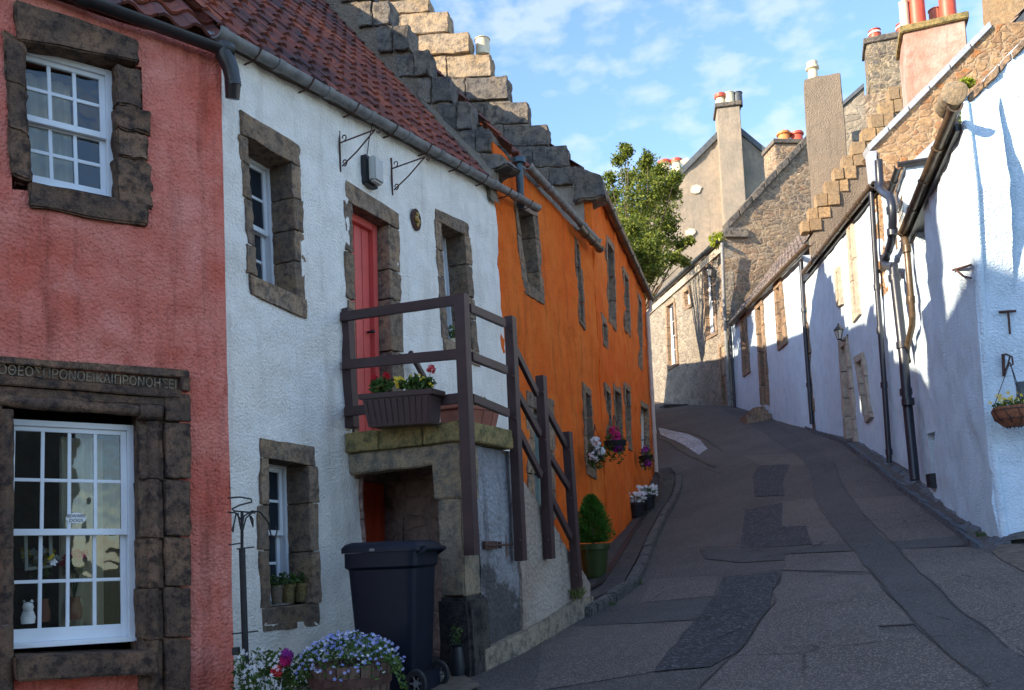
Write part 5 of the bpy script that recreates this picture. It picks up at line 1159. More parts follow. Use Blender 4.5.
surround(B,Bw3,inset(Bw3,.14,.14,.14,.12),hbk,M['pinkstone'],-.2,.055,3,amp=.004,seed=62); sash(B,inset(Bw3,.12,.12,.12,.12),hbk,.16,2,2,'cream','dglass',fr=.06)
gutter(B.w(BG0[0],.12,BG0[1]),B.w(BG1[0],.12,BG1[1]),hbk,M['gutbrown'],.068,B.n,joints=.85)
pipe(B,[(871,186),(877,287),(884,380),(889.5,463)],.045,'pipenavy',hbk,'downpipe',.10,[(877,287),(880,330),(884,385),(889,452)])
mb=MB(); mb.fb(B,uB0,uB1,0,0,0,0) if False else None
mb=MB(); mb.hexa([B.w(uB0,-.2,bz(uB0)-.12),B.w(uB1,-.2,bz(uB1)-.12),B.w(uB1,.05,bz(uB1)-.12),B.w(uB0,.05,bz(uB0)-.12),B.w(uB0,-.2,bz(uB0)+.04),B.w(uB1,-.2,bz(uB1)+.04),B.w(uB1,.05,bz(uB1)+.04),B.w(uB0,.05,bz(uB0)+.04)]); mb.build('fascia',M['gutblack'],hbk)
GB=gable(B,uB0)
P=[GB.hit(*p) for p in((886,300),(881,225),(869,150),(992,25),(1060,-45))]
mb=MB(); mb.fb(GB,.0,.62,P[0][1]+.15,P[2][1]-.1,-.5,-.002); mb.fq(GB,[(.6,P[0][1]-3),(.0,P[2][1]-.11),(P[2][0],P[2][1]),(P[3][0],P[3][1])],-.5,0); mb.fq(GB,[(.6,P[0][1]-3),(P[3][0],P[3][1]),(P[3][0]+.2,P[3][1]),(P[3][0]+.2,P[0][1]-3)],-.5,0.001); mb.fb(GB,P[3][0]+.204,P[3][0]+3,P[0][1]-3,P[3][1],-.5,0); mb.build('gable_wall',M['rubgold'],hbk)
mb=MB(); a=V((*P[2],0)); b=V((*P[3],0)); 
N_=6
for k in range(N_):
    p=a.lerp(b,k/N_); q=a.lerp(b,(k+1)/N_-.01); mb.fq(GB,[(p.x-.03,p.y+.07),(q.x-.03,q.y+.07),(q.x,q.y-.03),(p.x,p.y-.03)],-.3,.05)
q=GB.hit(870,152); q2=GB.hit(874,182); mb.fq(GB,[(q[0]-.03,q[1]),(q[0]+.1,q[1]),(q2[0]+.04,q2[1]),(q2[0]-.04,q2[1])],-.2,.04)
mb.build('lead_flashing',M['lead'],hbk,bev=.006)
f,u0,u1,z1,o=stack(986,1060,-30,34,GB.at(1000,30).y+.15,hbk,'ochrestone',.9,114,name='sandstone_stack')
slab_roof(B,uB0+.05,bz(uB0)+.08,uB1-.15,bz(uB1)+.08,R(46),4.0,hbk,M['tilegrey'])
# far gable with ochre crow steps
GC=gable(B,uB1-.1)
OS=[(817,221,801,233),(826,209,808,220.5),(835,195,815.5,208),(844,182,824,194.5),(852,169,833,181.5),(861,157,842,168.5),(870,144,851,156.5),(880,130,861,143.5),(889,116,870,129.5),(898,102,879,115.5),(907,88,888,101.5)]
steps(GC,OS,hbk,M['ochrestone'],-.25,.07,.10,31,'crow_steps',.012)
P=[GC.hit(*p) for p in((803,285),(800,234),(888,100),(960,0))]
mb=MB(); mb.fq(GC,[(P[0][0]+.1,P[0][1]-3),(P[1][0]+.25,P[1][1]-.1),(P[2][0]+.25,P[2][1]-.1),(P[2][0]+.6,P[0][1]-3)],-.24,0.02); mb.fb(GC,P[2][0]+.604,P[2][0]+3.5,P[0][1]-3,P[2][1],-.24,.02); mb.build('far_gable_wall',M['brownharl'],hbk,sub=.35,amp=.03,nsc=3)
# quoins at the far corner
mb=MB(); rn=random.Random(9); z=1.8
while z<bz(uB1)-.5:
    h=rn.uniform(.28,.42); w_=rn.choice((.22,.34)); mb.fb(B,uB1-w_,uB1,z,z+h-.01,-.1,.03); z+=h
mb.build('quoins',M['stone'],hbk,bev=.02,sub=.2,amp=.02,nsc=5,smooth=True)
pipe(C,[(801,262),(805,330),(812,424)],.055,'pipenavy',hbk,'far_downpipe',.12,[(804,310),(809,385)])
def lantern(f,px,py,label,s=1.0):
    p=f.at(px,py,.0); t=thing('wall_lantern',label,'lantern',p); c=p+f.n*.22*s
    mb=MB(); mb.tube([p-V((0,0,.10)),p+f.n*.12*s-V((0,0,.20*s)),c-V((0,0,.14*s))],.014,6); mb.box(p-V((0,0,.10)),(.05,.05,.14)); mb.build('lantern_arm',M['iron'],t)
    mb=MB(); mb.lathe([(.05*s,-.14*s),(.11*s,.08*s),(.105*s,.08*s),(.045*s,-.14*s)],c,6); mb.build('lantern_glass',M['glob'],t)
    mb=MB(); mb.lathe([(.0,-.17*s),(.06*s,-.15*s),(.055*s,-.135*s),(0,-.135*s)],c,8); mb.lathe([(.13*s,.08*s),(.125*s,.10*s),(.05*s,.19*s),(.02*s,.2*s),(.025*s,.25*s),(0,.27*s)],c,8)
    for k in range(6): a=2*PI*k/6; mb.tube([c+V((.05*s*math.cos(a),.05*s*math.sin(a),-.14*s)),c+V((.112*s*math.cos(a),.112*s*math.sin(a),.08*s))],.007,4)
    mb.build('lantern_frame',M['iron'],t)
lantern(B,848,333,'black lantern over the cream door of the second white house',.8)
t=thing('door_step','worn stone doorstep below the cream door','step',B.at(850,443)); mb=MB(); q=B.hit(850,442); mb.fb(B,q[0]-.45,q[0]+.45,q[1]-.6,q[1]-.02,.0,.22); mb.build('step_stone',M['flag'],t,bev=.02,sub=.15,amp=.02,nsc=5,smooth=True)
# chimneys behind
tp=thing('pink_chimney','broad pink rendered chimney with tall red pots behind the ochre crow steps','chimney',at(930,100,16))
f,u0,u1,z1,o=stack(903,966,33,240,16.2,tp,'pinkharl',1.0,110,cap=.13,capm='mossstone',yr=26,amp=.012)
for px,py,h,r,mt,kd,n in((905,8,.62,.085,'potcream',1,-.22),(918,4,.78,.155,'potred',1,-.28),(936,6,.50,.12,'terra',1,-.55),(949,2,.82,.155,'potred',1,-.3)):
    u=f.hit(px,25,n)[0]; chimneypot(f.w(u,n,z1),tp,M[mt],r,h,kd)
tp=thing('blackened_chimney','blackened square stone chimney with banded red pot left of the pink chimney','chimney',at(880,100,24))
f,u0,u1,z1,o=stack(866,901,44,110,24.0,tp,'rubstack',.9,109,cap=.16,capm='greystone',yr=40,amp=.03)
for px,n in((875,-.35),(903,-.35)):
    u=f.hit(px,38,n)[0]; po=chimneypot(f.w(u,n,z1),tp,M['potred'],.16,.38,1)
    mb=MB(); mb.lathe([(.175,.0),(.185,.01),(.185,.05),(.175,.06)],f.w(u,n,z1+.25),16); mb.build('white_band',M['sash'],po)
f2=f; P=[f2.hit(*p) for p in((838,215),(840,110),(864,88),(864,96),(903,96),(905,215))]
mb=MB(); mb.fq(f2,[P[0],P[1],P[2],(P[2][0],P[0][1])],-.7,.02); mb.build('gable_wall',M['rubgrey'],tp)
mb=MB(); mb.fq(f2,[(P[2][0]+.004,P[0][1]),(P[2][0]+.004,P[3][1]),(P[4][0],P[3][1]),(P[4][0],P[0][1])],-.95,.06); mb.build('stack_base',M['rub'],tp,sub=.3,amp=.03,nsc=4)
mb=MB(); mb.fq(f2,[(P[1][0]-.06,P[1][1]-.02),(P[1][0]-.06,P[1][1]+.10),(P[2][0],P[2][1]+.12),(P[2][0],P[2][1])],-.7,.08); mb.build('skew_stones',M['slate'],tp)
tp=thing('harled_chimney','tall brown harled chimney with one cream pot, middle of the skyline','chimney',at(822,150,22.6))
f,u0,u1,z1,o=stack(804,841,79,240,22.6,tp,'brownharl',.9,108,yr=74,amp=.03)
chimneypot(f.w(f.hit(813,76,-.3)[0],-.3,z1-.03),tp,M['potcream'],.185,.60,2)
# ============================================================ THIRD WHITE HOUSE (C)
hc=thing('low_white_house','low white house beyond the crow steps, brown stone door and window surrounds','house',C.w(4,-1,3))
CG0=C.hit(806,246,.14); CG1=C.hit(731,323,.14); uC1=C.hit(731,350)[0]
def cz(u): return CG0[1]+(CG1[1]-CG0[1])*(u-CG0[0])/(CG1[0]-CG0[0])
Cq=[(hq(C,[(775,284),(782,277),(788,343),(779,351)]),1),(hq(C,[(756,304),(763,297),(770,404),(762,405)]),0),(hq(C,[(741,317),(746,312),(751,372),(744,377)]),1)]
wall(C,[(-.3,1.8),(uC1,3.6),(uC1,cz(uC1)-.02),(-.3,cz(-.3)-.02)],[inset(q,.08,.08,.06,.06 if s_ else 0) for q,s_ in Cq],M['rwhite'],hc,grid=.3,amp=.03)
for k,(q,s_) in enumerate(Cq):
    i=inset(q,.20,.20,.2,.16 if s_ else 0); surround(C,q,i,hc,M['stone'],-.24,.05,4,amp=.01,seed=70+k,sill=bool(s_))
    if s_: sash(C,sub(i,-.05,1.05,0,1),hc,.18,2,2,'sashold')
    else: door(C,i,hc,M['brown'],.16)
gutter(C.w(CG0[0]-.3,.14,cz(CG0[0]-.3)),C.w(CG1[0],.14,CG1[1]),hc,M['gutbrown'],.09,C.n,joints=1.0)
slab_roof(C,-.2,cz(-.2)+.06,uC1,cz(uC1)+.06,R(50),3.4,hc,M['tilegrey'],n=.10)
pipe(C,[(730,325),(731,345),(735,408)],.05,'pipenavy',hc,'downpipe',.10,[(732,360)])
t=thing('forestair_steps','stone steps at the door of the low white house','steps',C.at(762,408)); q=C.hit(762,404)
for k in range(3): mb=MB(); mb.fb(C,q[0]-1.0+.3*k,q[0]+.5,q[1]-.9,q[1]-.42+.14*k,.02,.72-.2*k); mb.build('step',M['stone'],t,bev=.02,sub=.25,amp=.02,nsc=4,smooth=True)
# ============================================================ STONE HOUSE (D)
hd=thing('stone_house','cream rubble stone house closing the lane, rubble gable and orange chimney pots','house',D.w(4,-1,5))
uD0=D.hit(723,260)[0]; DG0=D.hit(720,239,.14); DG1=D.hit(655,298,.14); uD1=D.hit(640,350)[0]
def dz_(u): return DG0[1]+(DG1[1]-DG0[1])*(u-DG0[0])/(DG1[0]-DG0[0])
Dq=[(hq(D,[(703,266),(713,259),(718,334),(706,341)]),1),(hq(D,[(666,304),(675,298),(679,364),(668,371)]),1),(hq(D,[(683,290),(690,285),(693,306),(685,311)]),1),(hq(D,[(719,345),(725,341),(728,405),(722,404)]),0)]
wall(D,[(uD0,3.4),(uD1,5.0),(uD1,dz_(uD1)-.02),(uD0,dz_(uD0)-.02)],[inset(q,.10,.10,.06,.06 if s_ else 0) for q,s_ in Dq],M['rubgrey'],hd,grid=.35,amp=.06)
for k,(q,s_) in enumerate(Dq):
    i=inset(q,.14,.14,.14,.12 if s_ else 0); surround(D,q,i,hd,M['stone'],-.24,.04,3,amp=.015,seed=80+k,sill=bool(s_))
    if s_: sash(D,i,hd,.14,2,2,'sash')
    else: door(D,i,hd,M['pipeblue'],.16)
gutter(D.w(DG0[0],.14,DG0[1]),D.w(uD1,.14,dz_(uD1)),hd,M['gutblack'],.10,D.n,joints=1.4)
mb=MB(); mb.hexa([D.w(uD0,-.2,dz_(uD0)-.40),D.w(uD1,-.2,dz_(uD1)-.40),D.w(uD1,.07,dz_(uD1)-.40),D.w(uD0,.07,dz_(uD0)-.40),D.w(uD0,-.2,dz_(uD0)-.12),D.w(uD1,-.2,dz_(uD1)-.12),D.w(uD1,.07,dz_(uD1)-.12),D.w(uD0,.07,dz_(uD0)-.12)]); mb.build('cornice',M['pinkstone'],hd)
GD=gable(D,uD0); P=[GD.hit(*p) for p in((724,330),(722,242),(727,226),(802,143),(812,134),(880,200))]
wall(GD,[(P[0][0],P[0][1]-1.5),(P[5][0],P[0][1]-1.5),P[5],P[4],P[3],P[2],P[1]],[],M['rub'],hd,'gable_wall',grid=.4,amp=.08,thick=.4)
mb=MB(); a=V((*P[2],0)); b=V((*P[4],0))
for k in range(7):
    p=a.lerp(b,k/7); q=a.lerp(b,(k+1)/7-.006); mb.fq(GD,[(p.x-.03,p.y+.12),(q.x-.03,q.y+.12),(q.x,q.y-.14),(p.x,p.y-.14)],-.35,.10)
q=GD.hit(736,232); mb.fb(GD,q[0]-.45,q[0]+.4,q[1]-.22,q[1]+.12,-.3,.12)
mb.build('skew_stones',M['greystone'],hd,bev=.02,sub=.25,amp=.03,nsc=4,smooth=True)
slab_roof(D,uD0+.3,dz_(uD0+.3)+.08,uD1,dz_(uD1)+.08,R(40),4.5,hd,M['tilegrey'],n=.1)
f,u0,u1,z1,o=stack(775,812,143,200,GD.at(800,150).y+.3,hd,'rub',1.0,83,cap=.15,capm='greystone',amp=.03,name='chimney_stack')
for px,mt in((784,'potorange'),(797,'potred')): chimneypot(f.w(f.hit(px,140,-.45)[0],-.45,z1),o,M[mt],.23,.48,0)
pipe(D,[(722,243),(724,300),(729,406)],.06,'gutgrey',hd,'downpipe',.12,[(725,320)])
mb=MB(); leaves(mb,D.at(717,240,.1),(.30,.25,.30),160,.08,0,random.Random(5)); mb.build('gutter_weeds',M['moss'],hd)
lantern(D,716,272,'small lantern high on the cream stone house beside its downpipe',1.1)
t=thing('stone_steps','dark stone steps at foot of the cream stone house','steps',D.at(690,400)); q=D.hit(690,401)
for k in range(4): mb=MB(); mb.fb(D,q[0]-.9+.35*k,q[0]+.8,q[1]-1.3,q[1]-.75+.22*k,.02,1.0); mb.build('step',M['flag'],t,bev=.02)
# ============================================================ GREY HARLED HOUSE FAR BEHIND
E_=at(700,250,46); FG=Fac(E_.x,E_.y,99)
hg=thing('grey_harled_house','tall grey buff harled gable with central chimney far behind','house',FG.w(0,-2,9))
P=[FG.hit(*p) for p in((600,330),(596,256),(676,177),(720,133),(739,130),(775,158),(860,230),(860,330))]
wall(FG,[(P[0][0],6.5),(P[7][0],6.5),P[6],P[5],P[4],P[3],P[2],P[1]],[],M['greyharl'],hg,'gable_wall',grid=.6,amp=.10,thick=.5)
for a,b in((1,3),(4,6)):
    mb=MB(); p=V((*P[a],0)); q=V((*P[b],0)); mb.fq(FG,[(p.x,p.y+.18),(q.x,q.y+.18),(q.x,q.y-.22),(p.x,p.y-.22)],-.5,.14); mb.build('skew_stones',M['slate'],hg,sub=.8,amp=.05,nsc=3)
u0,zc=FG.hit(717,108,.9); u1,_=FG.hit(740,108,.9); zb=FG.hit(735,300)[1]
mb=MB(); mb.fb(FG,u0,u1,6.5,zc,-.5,.9); o=mb.build('chimney_stack',M['greyharl'],hg,bev=.03)
mb=MB(); mb.fb(FG,u0-.1,u1+.1,zc,zc+.25,-.6,1.0); mb.build('chimney_cap',M['greystone'],o,bev=.03)
for px,mt,n,kd in((720.5,'potcream',.4,0),(730,'potcream',.4,1),(738,'slate',.3,1)): c=FG.w(FG.hit(px,106,n)[0],n,zc+.23); po=chimneypot(c,o,M[mt],.26,.75,kd)
c=FG.w(FG.hit(720.5,106,.4)[0],.4,zc+.75); mb=MB(); mb.lathe([(.29,0),(.31,.05),(.31,.22),(.27,.25)],c,16); mb.build('pot_rim',M['potred'],o)
rn=random.Random(13)
for px,py,r in((685,162,.26),(696,190,.30),(690,233,.28),(706,208,.0)):
    if not r: continue
    u,z=FG.hit(px,py); vs=[]; 
    for k in range(18): a=2*PI*k/18; rr=r*rn.uniform(.75,1.15); vs.append((u+rr*math.cos(a),z+rr*.8*math.sin(a)))
    mb=MB(); mb.add([FG.w(a,.08,b) for a,b in vs]+[FG.w(a,-.05,b) for a,b in vs],[tuple(range(18)),tuple(range(35,17,-1))]+[(k,(k+1)%18,18+(k+1)%18,18+k) for k in range(18)]); mb.build('plaster_patch',M['potcream'],hg)
mb=MB(); 
for s0,s1 in ((1,3),(4,6)):
    a=FG.w(P[s0][0],-.5,P[s0][1]); b=FG.w(P[s1][0],-.5,P[s1][1]); mb.add([a,b,b-FG.n*8,a-FG.n*8],[(0,1,2,3)])
mb.build('roof',M['slate'],hg)
t=thing('twin_pot_chimney','distant chimney with two cream and red pots above the tree','chimney',at(668,180,52))
f,u0,u1,z1,o=stack(655,684,174,240,52,t,'greyharl',1.0,99)
for px in (665,677):
    po=chimneypot(f.w(f.hit(px,175,-.4)[0],-.4,z1-.05),t,M['potcream'],.36,.95,0); mb=MB(); mb.lathe([(.37,.0),(.42,.05),(.42,.22),(.35,.27)],f.w(f.hit(px,175,-.4)[0],-.4,z1+.68),16); mb.build('pot_rim',M['potred'],po)

# house opposite, unseen behind the camera, added for the window reflections
mb=MB(); mb.hexa([(-4,-9,-3),(9,-9,-3),(9,-6.2,-3),(-4,-6.2,-3),(-4,-9,4.6),(9,-9,4.6),(9,-6.2,4.6),(-4,-6.2,4.6)]); mb.build('unseen_block',M['rubgrey'],wa)
# ============================================================ GROUND, ROAD, PAVEMENT
def sheet(name,poly_xy,step,off,mat,kind='structure',amp=0):
    vs,fs=cdt(poly_xy,[],step); me=bpy.data.meshes.new(name)
    me.from_pydata([(p.x,p.y,G(p.x,p.y)+off+amp*noise.noise(V((p.x*1.2,p.y*1.2,0)))) for p in vs],[],fs); me.materials.append(mat); me.shade_smooth()
    if me.polygons and sum(p.normal.z for p in me.polygons)<0: me.flip_normals()
    o=bpy.data.objects.new(name,me); COL.objects.link(o); o['kind']=kind; return o
# one coarse terrain sheet reaching past everything
xs=[-900,-300,-100,-50]+[-22+2*k for k in range(25)]+[50,100,300,900]; ys=[-900,-300,-100,-40]+[-12+2*k for k in range(33)]+[80,150,400,900]
def GT(x,y):
    z=G(x,y)-.14
    if x>8.5: z-= .6
    return z
me=bpy.data.meshes.new('ground'); nx=len(xs)
me.from_pydata([(x,y,GT(x,y)) for y in ys for x in xs],[],[(j*nx+i,j*nx+i+1,(j+1)*nx+i+1,(j+1)*nx+i) for j in range(len(ys)-1) for i in range(nx-1)]); me.materials.append(M['earth']); me.shade_smooth()
g=bpy.data.objects.new('ground',me); COL.objects.link(g); g['kind']='structure'
X=lambda f,u,n=0:(f.w(u,n,0).x,f.w(u,n,0).y)
# road outline in plan: along the left walls up, down along the right walls
left=[(-9,-6),(-7,2.0),X(RD,-3),X(RD,0),X(W,-1.3,.0),X(W,3.2),X(O,1),X(O,4),X(O2,3),X(O2,7),(2.6,23.5),(-1,28),(-3,34),(-3,40),(2,42)]
right=[X(D,9,-.2),X(D,4,-.2),X(D,0,-.2),X(C,7,-.2),X(C,3,-.2),X(C,0,-.2),X(B,7,-.2),X(B,3,-.2),X(A,5,-.2),X(A,2,-.2),X(A,0,-.1),(9,7.3),(10,2),(9,-6)]
sheet('road',left+right,.35,0,M['road'])
def patch(name,px,mat,lift,step=.3):
    poly=[]
    for i in range(len(px)):
        a=px[i]; b=px[(i+1)%len(px)]
        n_=max(2,int(math.hypot(b[0]-a[0],b[1]-a[1])/9))
        for k in range(n_): p=gnd(a[0]+(b[0]-a[0])*k/n_,a[1]+(b[1]-a[1])*k/n_); poly.append((p.x+.03*noise.noise(p*3)+.012*noise.noise(p*17),p.y+.03*noise.noise(p*3+V((9,9,9)))+.012*noise.noise(p*17+V((9,9,9)))))
    return sheet(name,poly,step,lift,M[mat])
K=lambda l:[(560+x/2.207,380+y/2.207) for x,y in l]
patch('worn_asphalt_patch',K([(490,425),(685,432),(785,540),(700,545),(704,558),(808,562),(955,700),(280,700),(395,605),(462,505)]),'roadlight',.005)
patch('worn_asphalt_patch',K([(745,374),(905,368),(1000,402),(1090,470),(1090,640),(1000,602),(900,524),(830,458)]),'roadlight',.005)
patch('worn_asphalt_patch',K([(200,440),(352,434),(338,478),(178,492)]),'roadlight',.005)
patch('worn_asphalt_patch',K([(-30,548),(296,533),(202,645),(-60,690)]),'roadlight',.005)
patch('worn_asphalt_patch',K([(492,268),(560,262),(632,362),(556,365),(542,324),(490,324)]),'roadlight',.005)
patch('worn_asphalt_patch',K([(498,386),(655,379),(686,424),(494,420)]),'roadlight',.005)
patch('worn_asphalt_patch',K([(640,262),(770,255),(880,345),(722,358),(662,290)]),'roadlight',.005)
patch('worn_asphalt_patch',K([(235,300),(405,288),(402,330),(398,368),(218,372)]),'road',.004)
patch('worn_asphalt_patch',K([(405,168),(515,162),(548,190),(500,188),(440,188)]),'roadlight',.005)
patch('coarse_asphalt_patch',K([(362,435),(488,424),(460,502),(392,602),(338,636),(203,646),(300,534),(345,474)]),'roadcoarse',.010)
patch('coarse_asphalt_patch',K([(410,288),(492,272),(490,324),(541,324),(553,365),(398,374),(404,330)]),'roadcoarse',.010)
patch('coarse_asphalt_patch',K([(425,210),(440,190),(508,187),(490,230),(495,256),(428,258)]),'roadcoarse',.010)
patch('dark_asphalt_strip',K([(360,66),(430,72),(520,120),(575,160),(603,185),(627,240),(662,290),(722,358),(745,374),(830,458),(900,524),(1000,602),(1080,660),(1080,720),(955,700),(808,562),(785,540),(688,428),(655,379),(632,362),(560,262),(552,200),(520,165),(440,110)]),'roaddark',.008)
patch('dark_asphalt_strip',K([(310,374),(400,374),(553,366),(655,362),(655,378),(498,385),(494,398),(395,404),(318,396)]),'roaddark',.009)
patch('dark_asphalt_strip',K([(722,359),(880,346),(905,362),(905,367),(746,374)]),'roaddark',.009)
patch('dark_asphalt_strip',K([(-30,548),(-20,505),(178,493),(338,479),(330,500),(300,531)]),'roaddark',.006)
patch('wet_setts_patch',[(658,428),(672,431),(688,434),(700,440),(707,449),(699,455),(690,449),(676,441),(660,435)],'wet',.012)  # wet spot, its sky glint carried by the pale colour
def seam(px,w=.006):
    mb=MB(); P=[]
    for i in range(len(px)-1):
        for k in range(8): P.append(gnd(px[i][0]+(px[i+1][0]-px[i][0])*k/8,px[i][1]+(px[i+1][1]-px[i][1])*k/8))
    P=[p+V((noise.noise(p*2)*.05,noise.noise(p*2+V((5,0,0)))*.05,0)) for p in P]; vs=[];fs=[]
    for i,p in enumerate(P):
        t=(P[min(i+1,len(P)-1)]-P[max(i-1,0)]); t.z=0; t.normalize(); s=V((-t.y,t.x,0))*w*(1+.9*noise.noise(p*6)); 
        for q in(p+s,p-s): vs.append(V((q.x,q.y,G(q.x,q.y)+.0135)))
    mb.add(vs,[(2*i,2*i+1,2*i+3,2*i+2) for i in range(len(P)-1)]); o=mb.build('bitumen_seam',M['seal']); o['kind']='structure'
for s_ in ([(560,262),(632,362),(688,428),(785,540),(955,700)],[(603,185),(627,240),(662,290),(745,374),(830,458),(900,524),(1000,602)],[(490,425),(462,505),(392,602),(280,700)],[(200,440),(400,425),(490,420),(690,430)],[(640,262),(770,255)],[(700,545),(785,540)]): seam(K(s_))
seam([(655,437),(668,441),(690,455),(706,463),(716,467)],.05); seam([(668,430),(690,432),(708,440),(722,452)],.03)
# pavement in front of the orange houses
kerb=[(592,617),(598,613),(617,602),(637,588),(646,571),(653,552),(659,536),(666,520),(674,507),(679,498),(682,487),(682,477),(676,470)]
KP=[gnd(*p) for p in kerb]; kp=[(p.x,p.y) for p in KP]
inner=[X(O2,7.05,.03),X(O2,5,.03),X(O2,3,.03),X(O2,1,.03),X(O2,0,.03),X(O,3,.03),X(O,2.2,.03),X(O,1.2,.05)]
mb=MB()
def offp(l,d):
    o=[]
    for i,p in enumerate(l):
        a=V(l[max(i-1,0)]); b=V(l[min(i+1,len(l)-1)]); t=(b-a).normalized(); o.append((p[0]-t.y*d,p[1]+t.x*d))
    return o
k1=offp(kp,.16)
sheet('pavement',k1+inner,.3,.105,M['flag'],amp=.02)
mb=MB(); rn=random.Random(4)
dk=densify(kp,.75,False); dk1=offp(dk,.15)
for i in range(len(dk)-1):
    a,b,c,d=[V((*q,0)) for q in(dk[i],dk[i+1],dk1[i+1],dk1[i])]; b=a.lerp(b,.985); c=d.lerp(c,.985); h=.115+rn.uniform(-.012,.012)
    mb.hexa([V((p.x,p.y,G(p.x,p.y)-.2)) for p in(a,b,c,d)]+[V((p.x,p.y,G(p.x,p.y)+h)) for p in(a,b,c,d)])
o=mb.build('kerb',M['kerb'],bev=.018,sub=.2,amp=.012,nsc=5,smooth=True); o['kind']='structure'
# slab joints: long stone strip down the middle of the pavement
k2=offp(kp,.42); k3=offp(kp,.50)
vs=[];fs=[]
d2=densify(k2,.3,False); d3=densify(k3,.3,False); n_=min(len(d2),len(d3)); mb=MB()
for i in range(n_):
    for q in(d2[i],d3[i]): vs.append(V((q[0],q[1],G(*q)+.128)))
mb.add(vs,[(2*i,2*i+1,2*i+3,2*i+2) for i in range(n_-1)]); o=mb.build('pavement_channel',M['seal']); o['kind']='structure'
# dished stone channel along the right-hand houses
ch=[(812,428),(835,436),(858,447),(880,463),(893,474),(915,491),(932,503),(950,516),(972,532),(992,547)]
hwid=[3.0,3.5,4,5,6.5,8,9,10,11,12]
C0=[gnd(*p) for p in ch]; cl_=densify([(p.x,p.y) for p in C0],.42,False); rn=random.Random(17); mb=MB()
for i in range(len(cl_)-1):
    a=V((*cl_[i],0)); b=V((*cl_[i+1],0)); t=(b-a).normalized(); s=V((-t.y,t.x,0)); w_=.17; L0=a+t*.008; L1=b-t*.008; vs=[]; dz0=rn.uniform(-.012,.012)
    for base in(L0,L1):
        for k in range(7):
            x=-1+2*k/6; q=base+s*x*w_; g0_=G(base.x,base.y); vs.append(V((q.x,q.y,g0_+.035-.05*(1-x*x)+dz0+.03*abs(x))))
        for k in range(7):
            x=1-2*k/6; q=base+s*x*w_; vs.append(V((q.x,q.y,G(base.x,base.y)-.15)))
    mb.add(vs,[(j,(j+1)%14,14+(j+1)%14,14+j) for j in range(14)]+[tuple(range(14)),tuple(range(14,28))])
o=mb.build('drainage_channel',M['dish'],bev=.006,sub=.15,amp=.012,nsc=8,smooth=True); o['kind']='structure'
# raised verge of rough mortar between the channel and the wall
vs=[];mb=MB(); VS=1.0 
for i,(x,y) in enumerate(cl_):
    a=V((x,y,0)); j=min(i,len(cl_)-2); t=(V((*cl_[j+1],0))-V((*cl_[j],0))).normalized(); s=V((-t.y,t.x,0))*VS
    for d_,h in((.15,.05),(.28,.07),(.6,.09)): q=a+s*d_; vs.append(V((q.x,q.y,G(q.x,q.y)+h+.02*noise.noise(q*3))))
mb.add(vs,[(3*i+j,3*i+j+1,3*i+4+j,3*i+3+j) for i in range(len(cl_)-1) for j in range(2)]); o=mb.build('verge',M['kerb'],smooth=True); o['kind']='structure'
# gravelly corner below the gable and dirt by the bin
patch('gravel_corner',[(993,553),(1003,543),(1040,548),(1040,580),(1010,566)],'dirt',.012)
p=[X(W,-1.4,.0),X(W,.6,0),(-.45,6.95),(-.30,6.5),(-1.2,5.0),(-2.4,5.3)]
sheet('dirt_strip',p,.2,.02,M['dirt'],amp=.02)
# tufts and weeds in the cracks
def tuft(px,py,label,n=30,h=.12,mat='grassdry',base=None):
    p=base or gnd(px,py); t=thing('grass_tuft',label,'weeds',p,'weeds in the cracks'); mb=MB(); rn=random.Random(int(px*7+py))
    for _ in range(n):
        a=rn.uniform(0,2*PI); b=p+V((rn.uniform(-.05,.05),rn.uniform(-.05,.05),-.01)); e=b+V((math.cos(a)*h*.5,math.sin(a)*h*.5,h*rn.uniform(.5,1.1))); s=V((-math.sin(a),math.cos(a),0))*.004; mb.add([b-s,b+s,(b+e)/2+V((0,0,h*.2))+s*.8,e],[(0,1,2,3)])
    mb.build('blades',M[mat],t)
tuft(577,597,'pale dry grass tuft at foot of the lowest railing post',50,.14,base=S.at(577,598,.05))
for px,py,lb in((612,606,'small weeds on the kerb below the conifer'),(640,585,'weeds in the kerb beside the pavement bend'),(668,512,'green weeds by the far kerb'),(981,536,'weed tuft where channel meets the white gable')): tuft(px,py,lb,24,.07,'leaf')
# ============================================================ CAMERA, SKY, SUN
cd=bpy.data.cameras.new('camera'); cam=bpy.data.objects.new('camera',cd); COL.objects.link(cam); sc.camera=cam
cd.sensor_width=36; cd.sensor_fit='HORIZONTAL'; cd.lens=F/1024*36; cd.shift_y=(CY-345)/1024; cd.clip_end=2000; cd.clip_start=.05
cam.matrix_world=Matrix((_r,_u,-_f)).transposed().to_4x4()
SUN_AZ=-115; SUN_EL=24.5
wd_=bpy.data.worlds.new('World'); sc.world=wd_; wd_.use_nodes=True; nt=wd_.node_tree; nt.nodes.clear()
o=nt.nodes.new('ShaderNodeOutputWorld'); bg=nt.nodes.new('ShaderNodeBackground'); sky=nt.nodes.new('ShaderNodeTexSky'); sky.sky_type='NISHITA'; sky.sun_disc=False
sky.sun_elevation=R(SUN_EL); sky.sun_rotation=R(SUN_AZ); sky.air_density=.9; sky.dust_density=.3; sky.ozone_density=3.0; sky.altitude=0
tc=nt.nodes.new('ShaderNodeTexCoord'); mp=nt.nodes.new('ShaderNodeMapping'); mp.inputs['Scale'].default_value=(1,1,2.0); nt.links.new(tc.outputs['Generated'],mp.inputs[0])
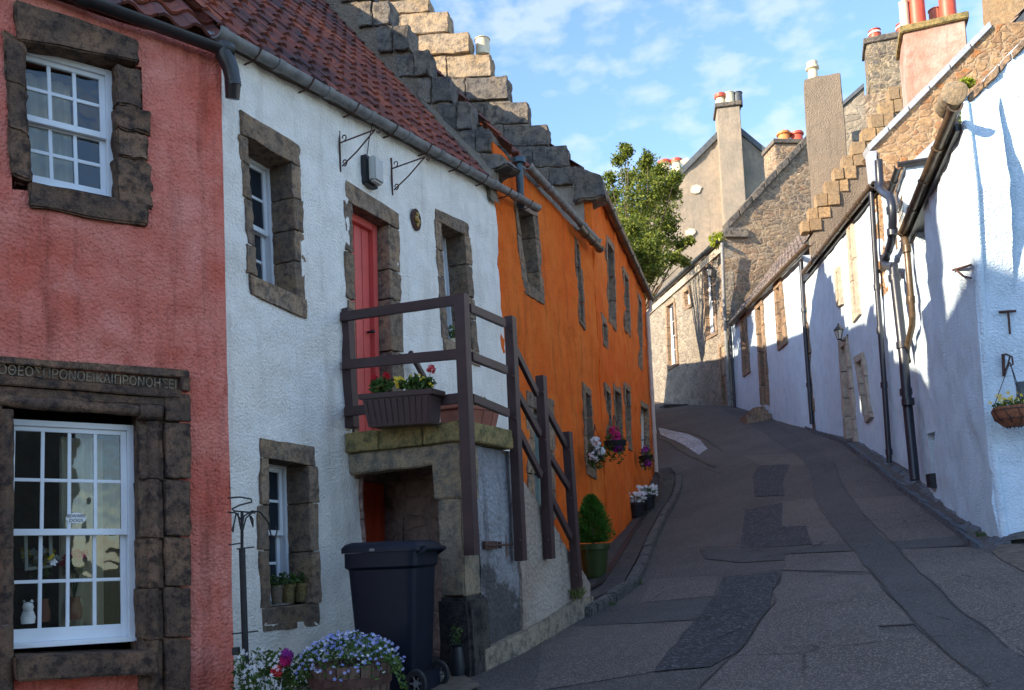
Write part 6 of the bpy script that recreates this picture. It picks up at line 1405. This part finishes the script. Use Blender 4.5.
n1=nt.nodes.new('ShaderNodeTexNoise'); n1.inputs['Scale'].default_value=26; n1.inputs['Detail'].default_value=4; n1.inputs['Roughness'].default_value=.5; n1.inputs['Distortion'].default_value=.1; nt.links.new(mp.outputs[0],n1.inputs['Vector'])
n2=nt.nodes.new('ShaderNodeTexNoise'); n2.inputs['Scale'].default_value=6; n2.inputs['Detail'].default_value=3; nt.links.new(mp.outputs[0],n2.inputs['Vector'])
mu=nt.nodes.new('ShaderNodeMath'); mu.operation='MULTIPLY_ADD'; mu.inputs[2].default_value=.0; nt.links.new(n1.outputs[0],mu.inputs[0]); nt.links.new(n2.outputs[0],mu.inputs[1])
rp=nt.nodes.new('ShaderNodeValToRGB'); rp.color_ramp.elements[0].position=.22; rp.color_ramp.elements[1].position=.35; rp.color_ramp.elements[1].color=(.45,.45,.45,1); nt.links.new(mu.outputs[0],rp.inputs[0])
mx=nt.nodes.new('ShaderNodeMix'); mx.data_type='RGBA'; nt.links.new(rp.outputs[0],mx.inputs[0]); nt.links.new(sky.outputs[0],mx.inputs[6])
CLOUD=(2.2,2.4,2.7,1); mx.inputs[7].default_value=CLOUD
nt.links.new(mx.outputs[2],bg.inputs[0]); bg.inputs[1].default_value=.135; nt.links.new(bg.outputs[0],o.inputs[0])
sd=bpy.data.lights.new('sun','SUN'); sd.energy=3.5; sd.angle=R(.5); sd.color=(1,.84,.63); so=bpy.data.objects.new('sun',sd); COL.objects.link(so)
sv=V((math.sin(R(SUN_AZ))*math.cos(R(SUN_EL)),math.cos(R(SUN_AZ))*math.cos(R(SUN_EL)),math.sin(R(SUN_EL))))
so.rotation_euler=sv.to_track_quat('Z','Y').to_euler()
sc.view_settings.view_transform='Standard'; sc.view_settings.look='None'; sc.view_settings.gamma=1; sc.view_settings.use_curve_mapping=False
sc.view_settings.exposure=1.8
sc.cycles.max_bounces=8; sc.cycles.diffuse_bounces=4; sc.cycles.transparent_max_bounces=12
try: sc.cycles.use_denoising=True
except Exception: pass
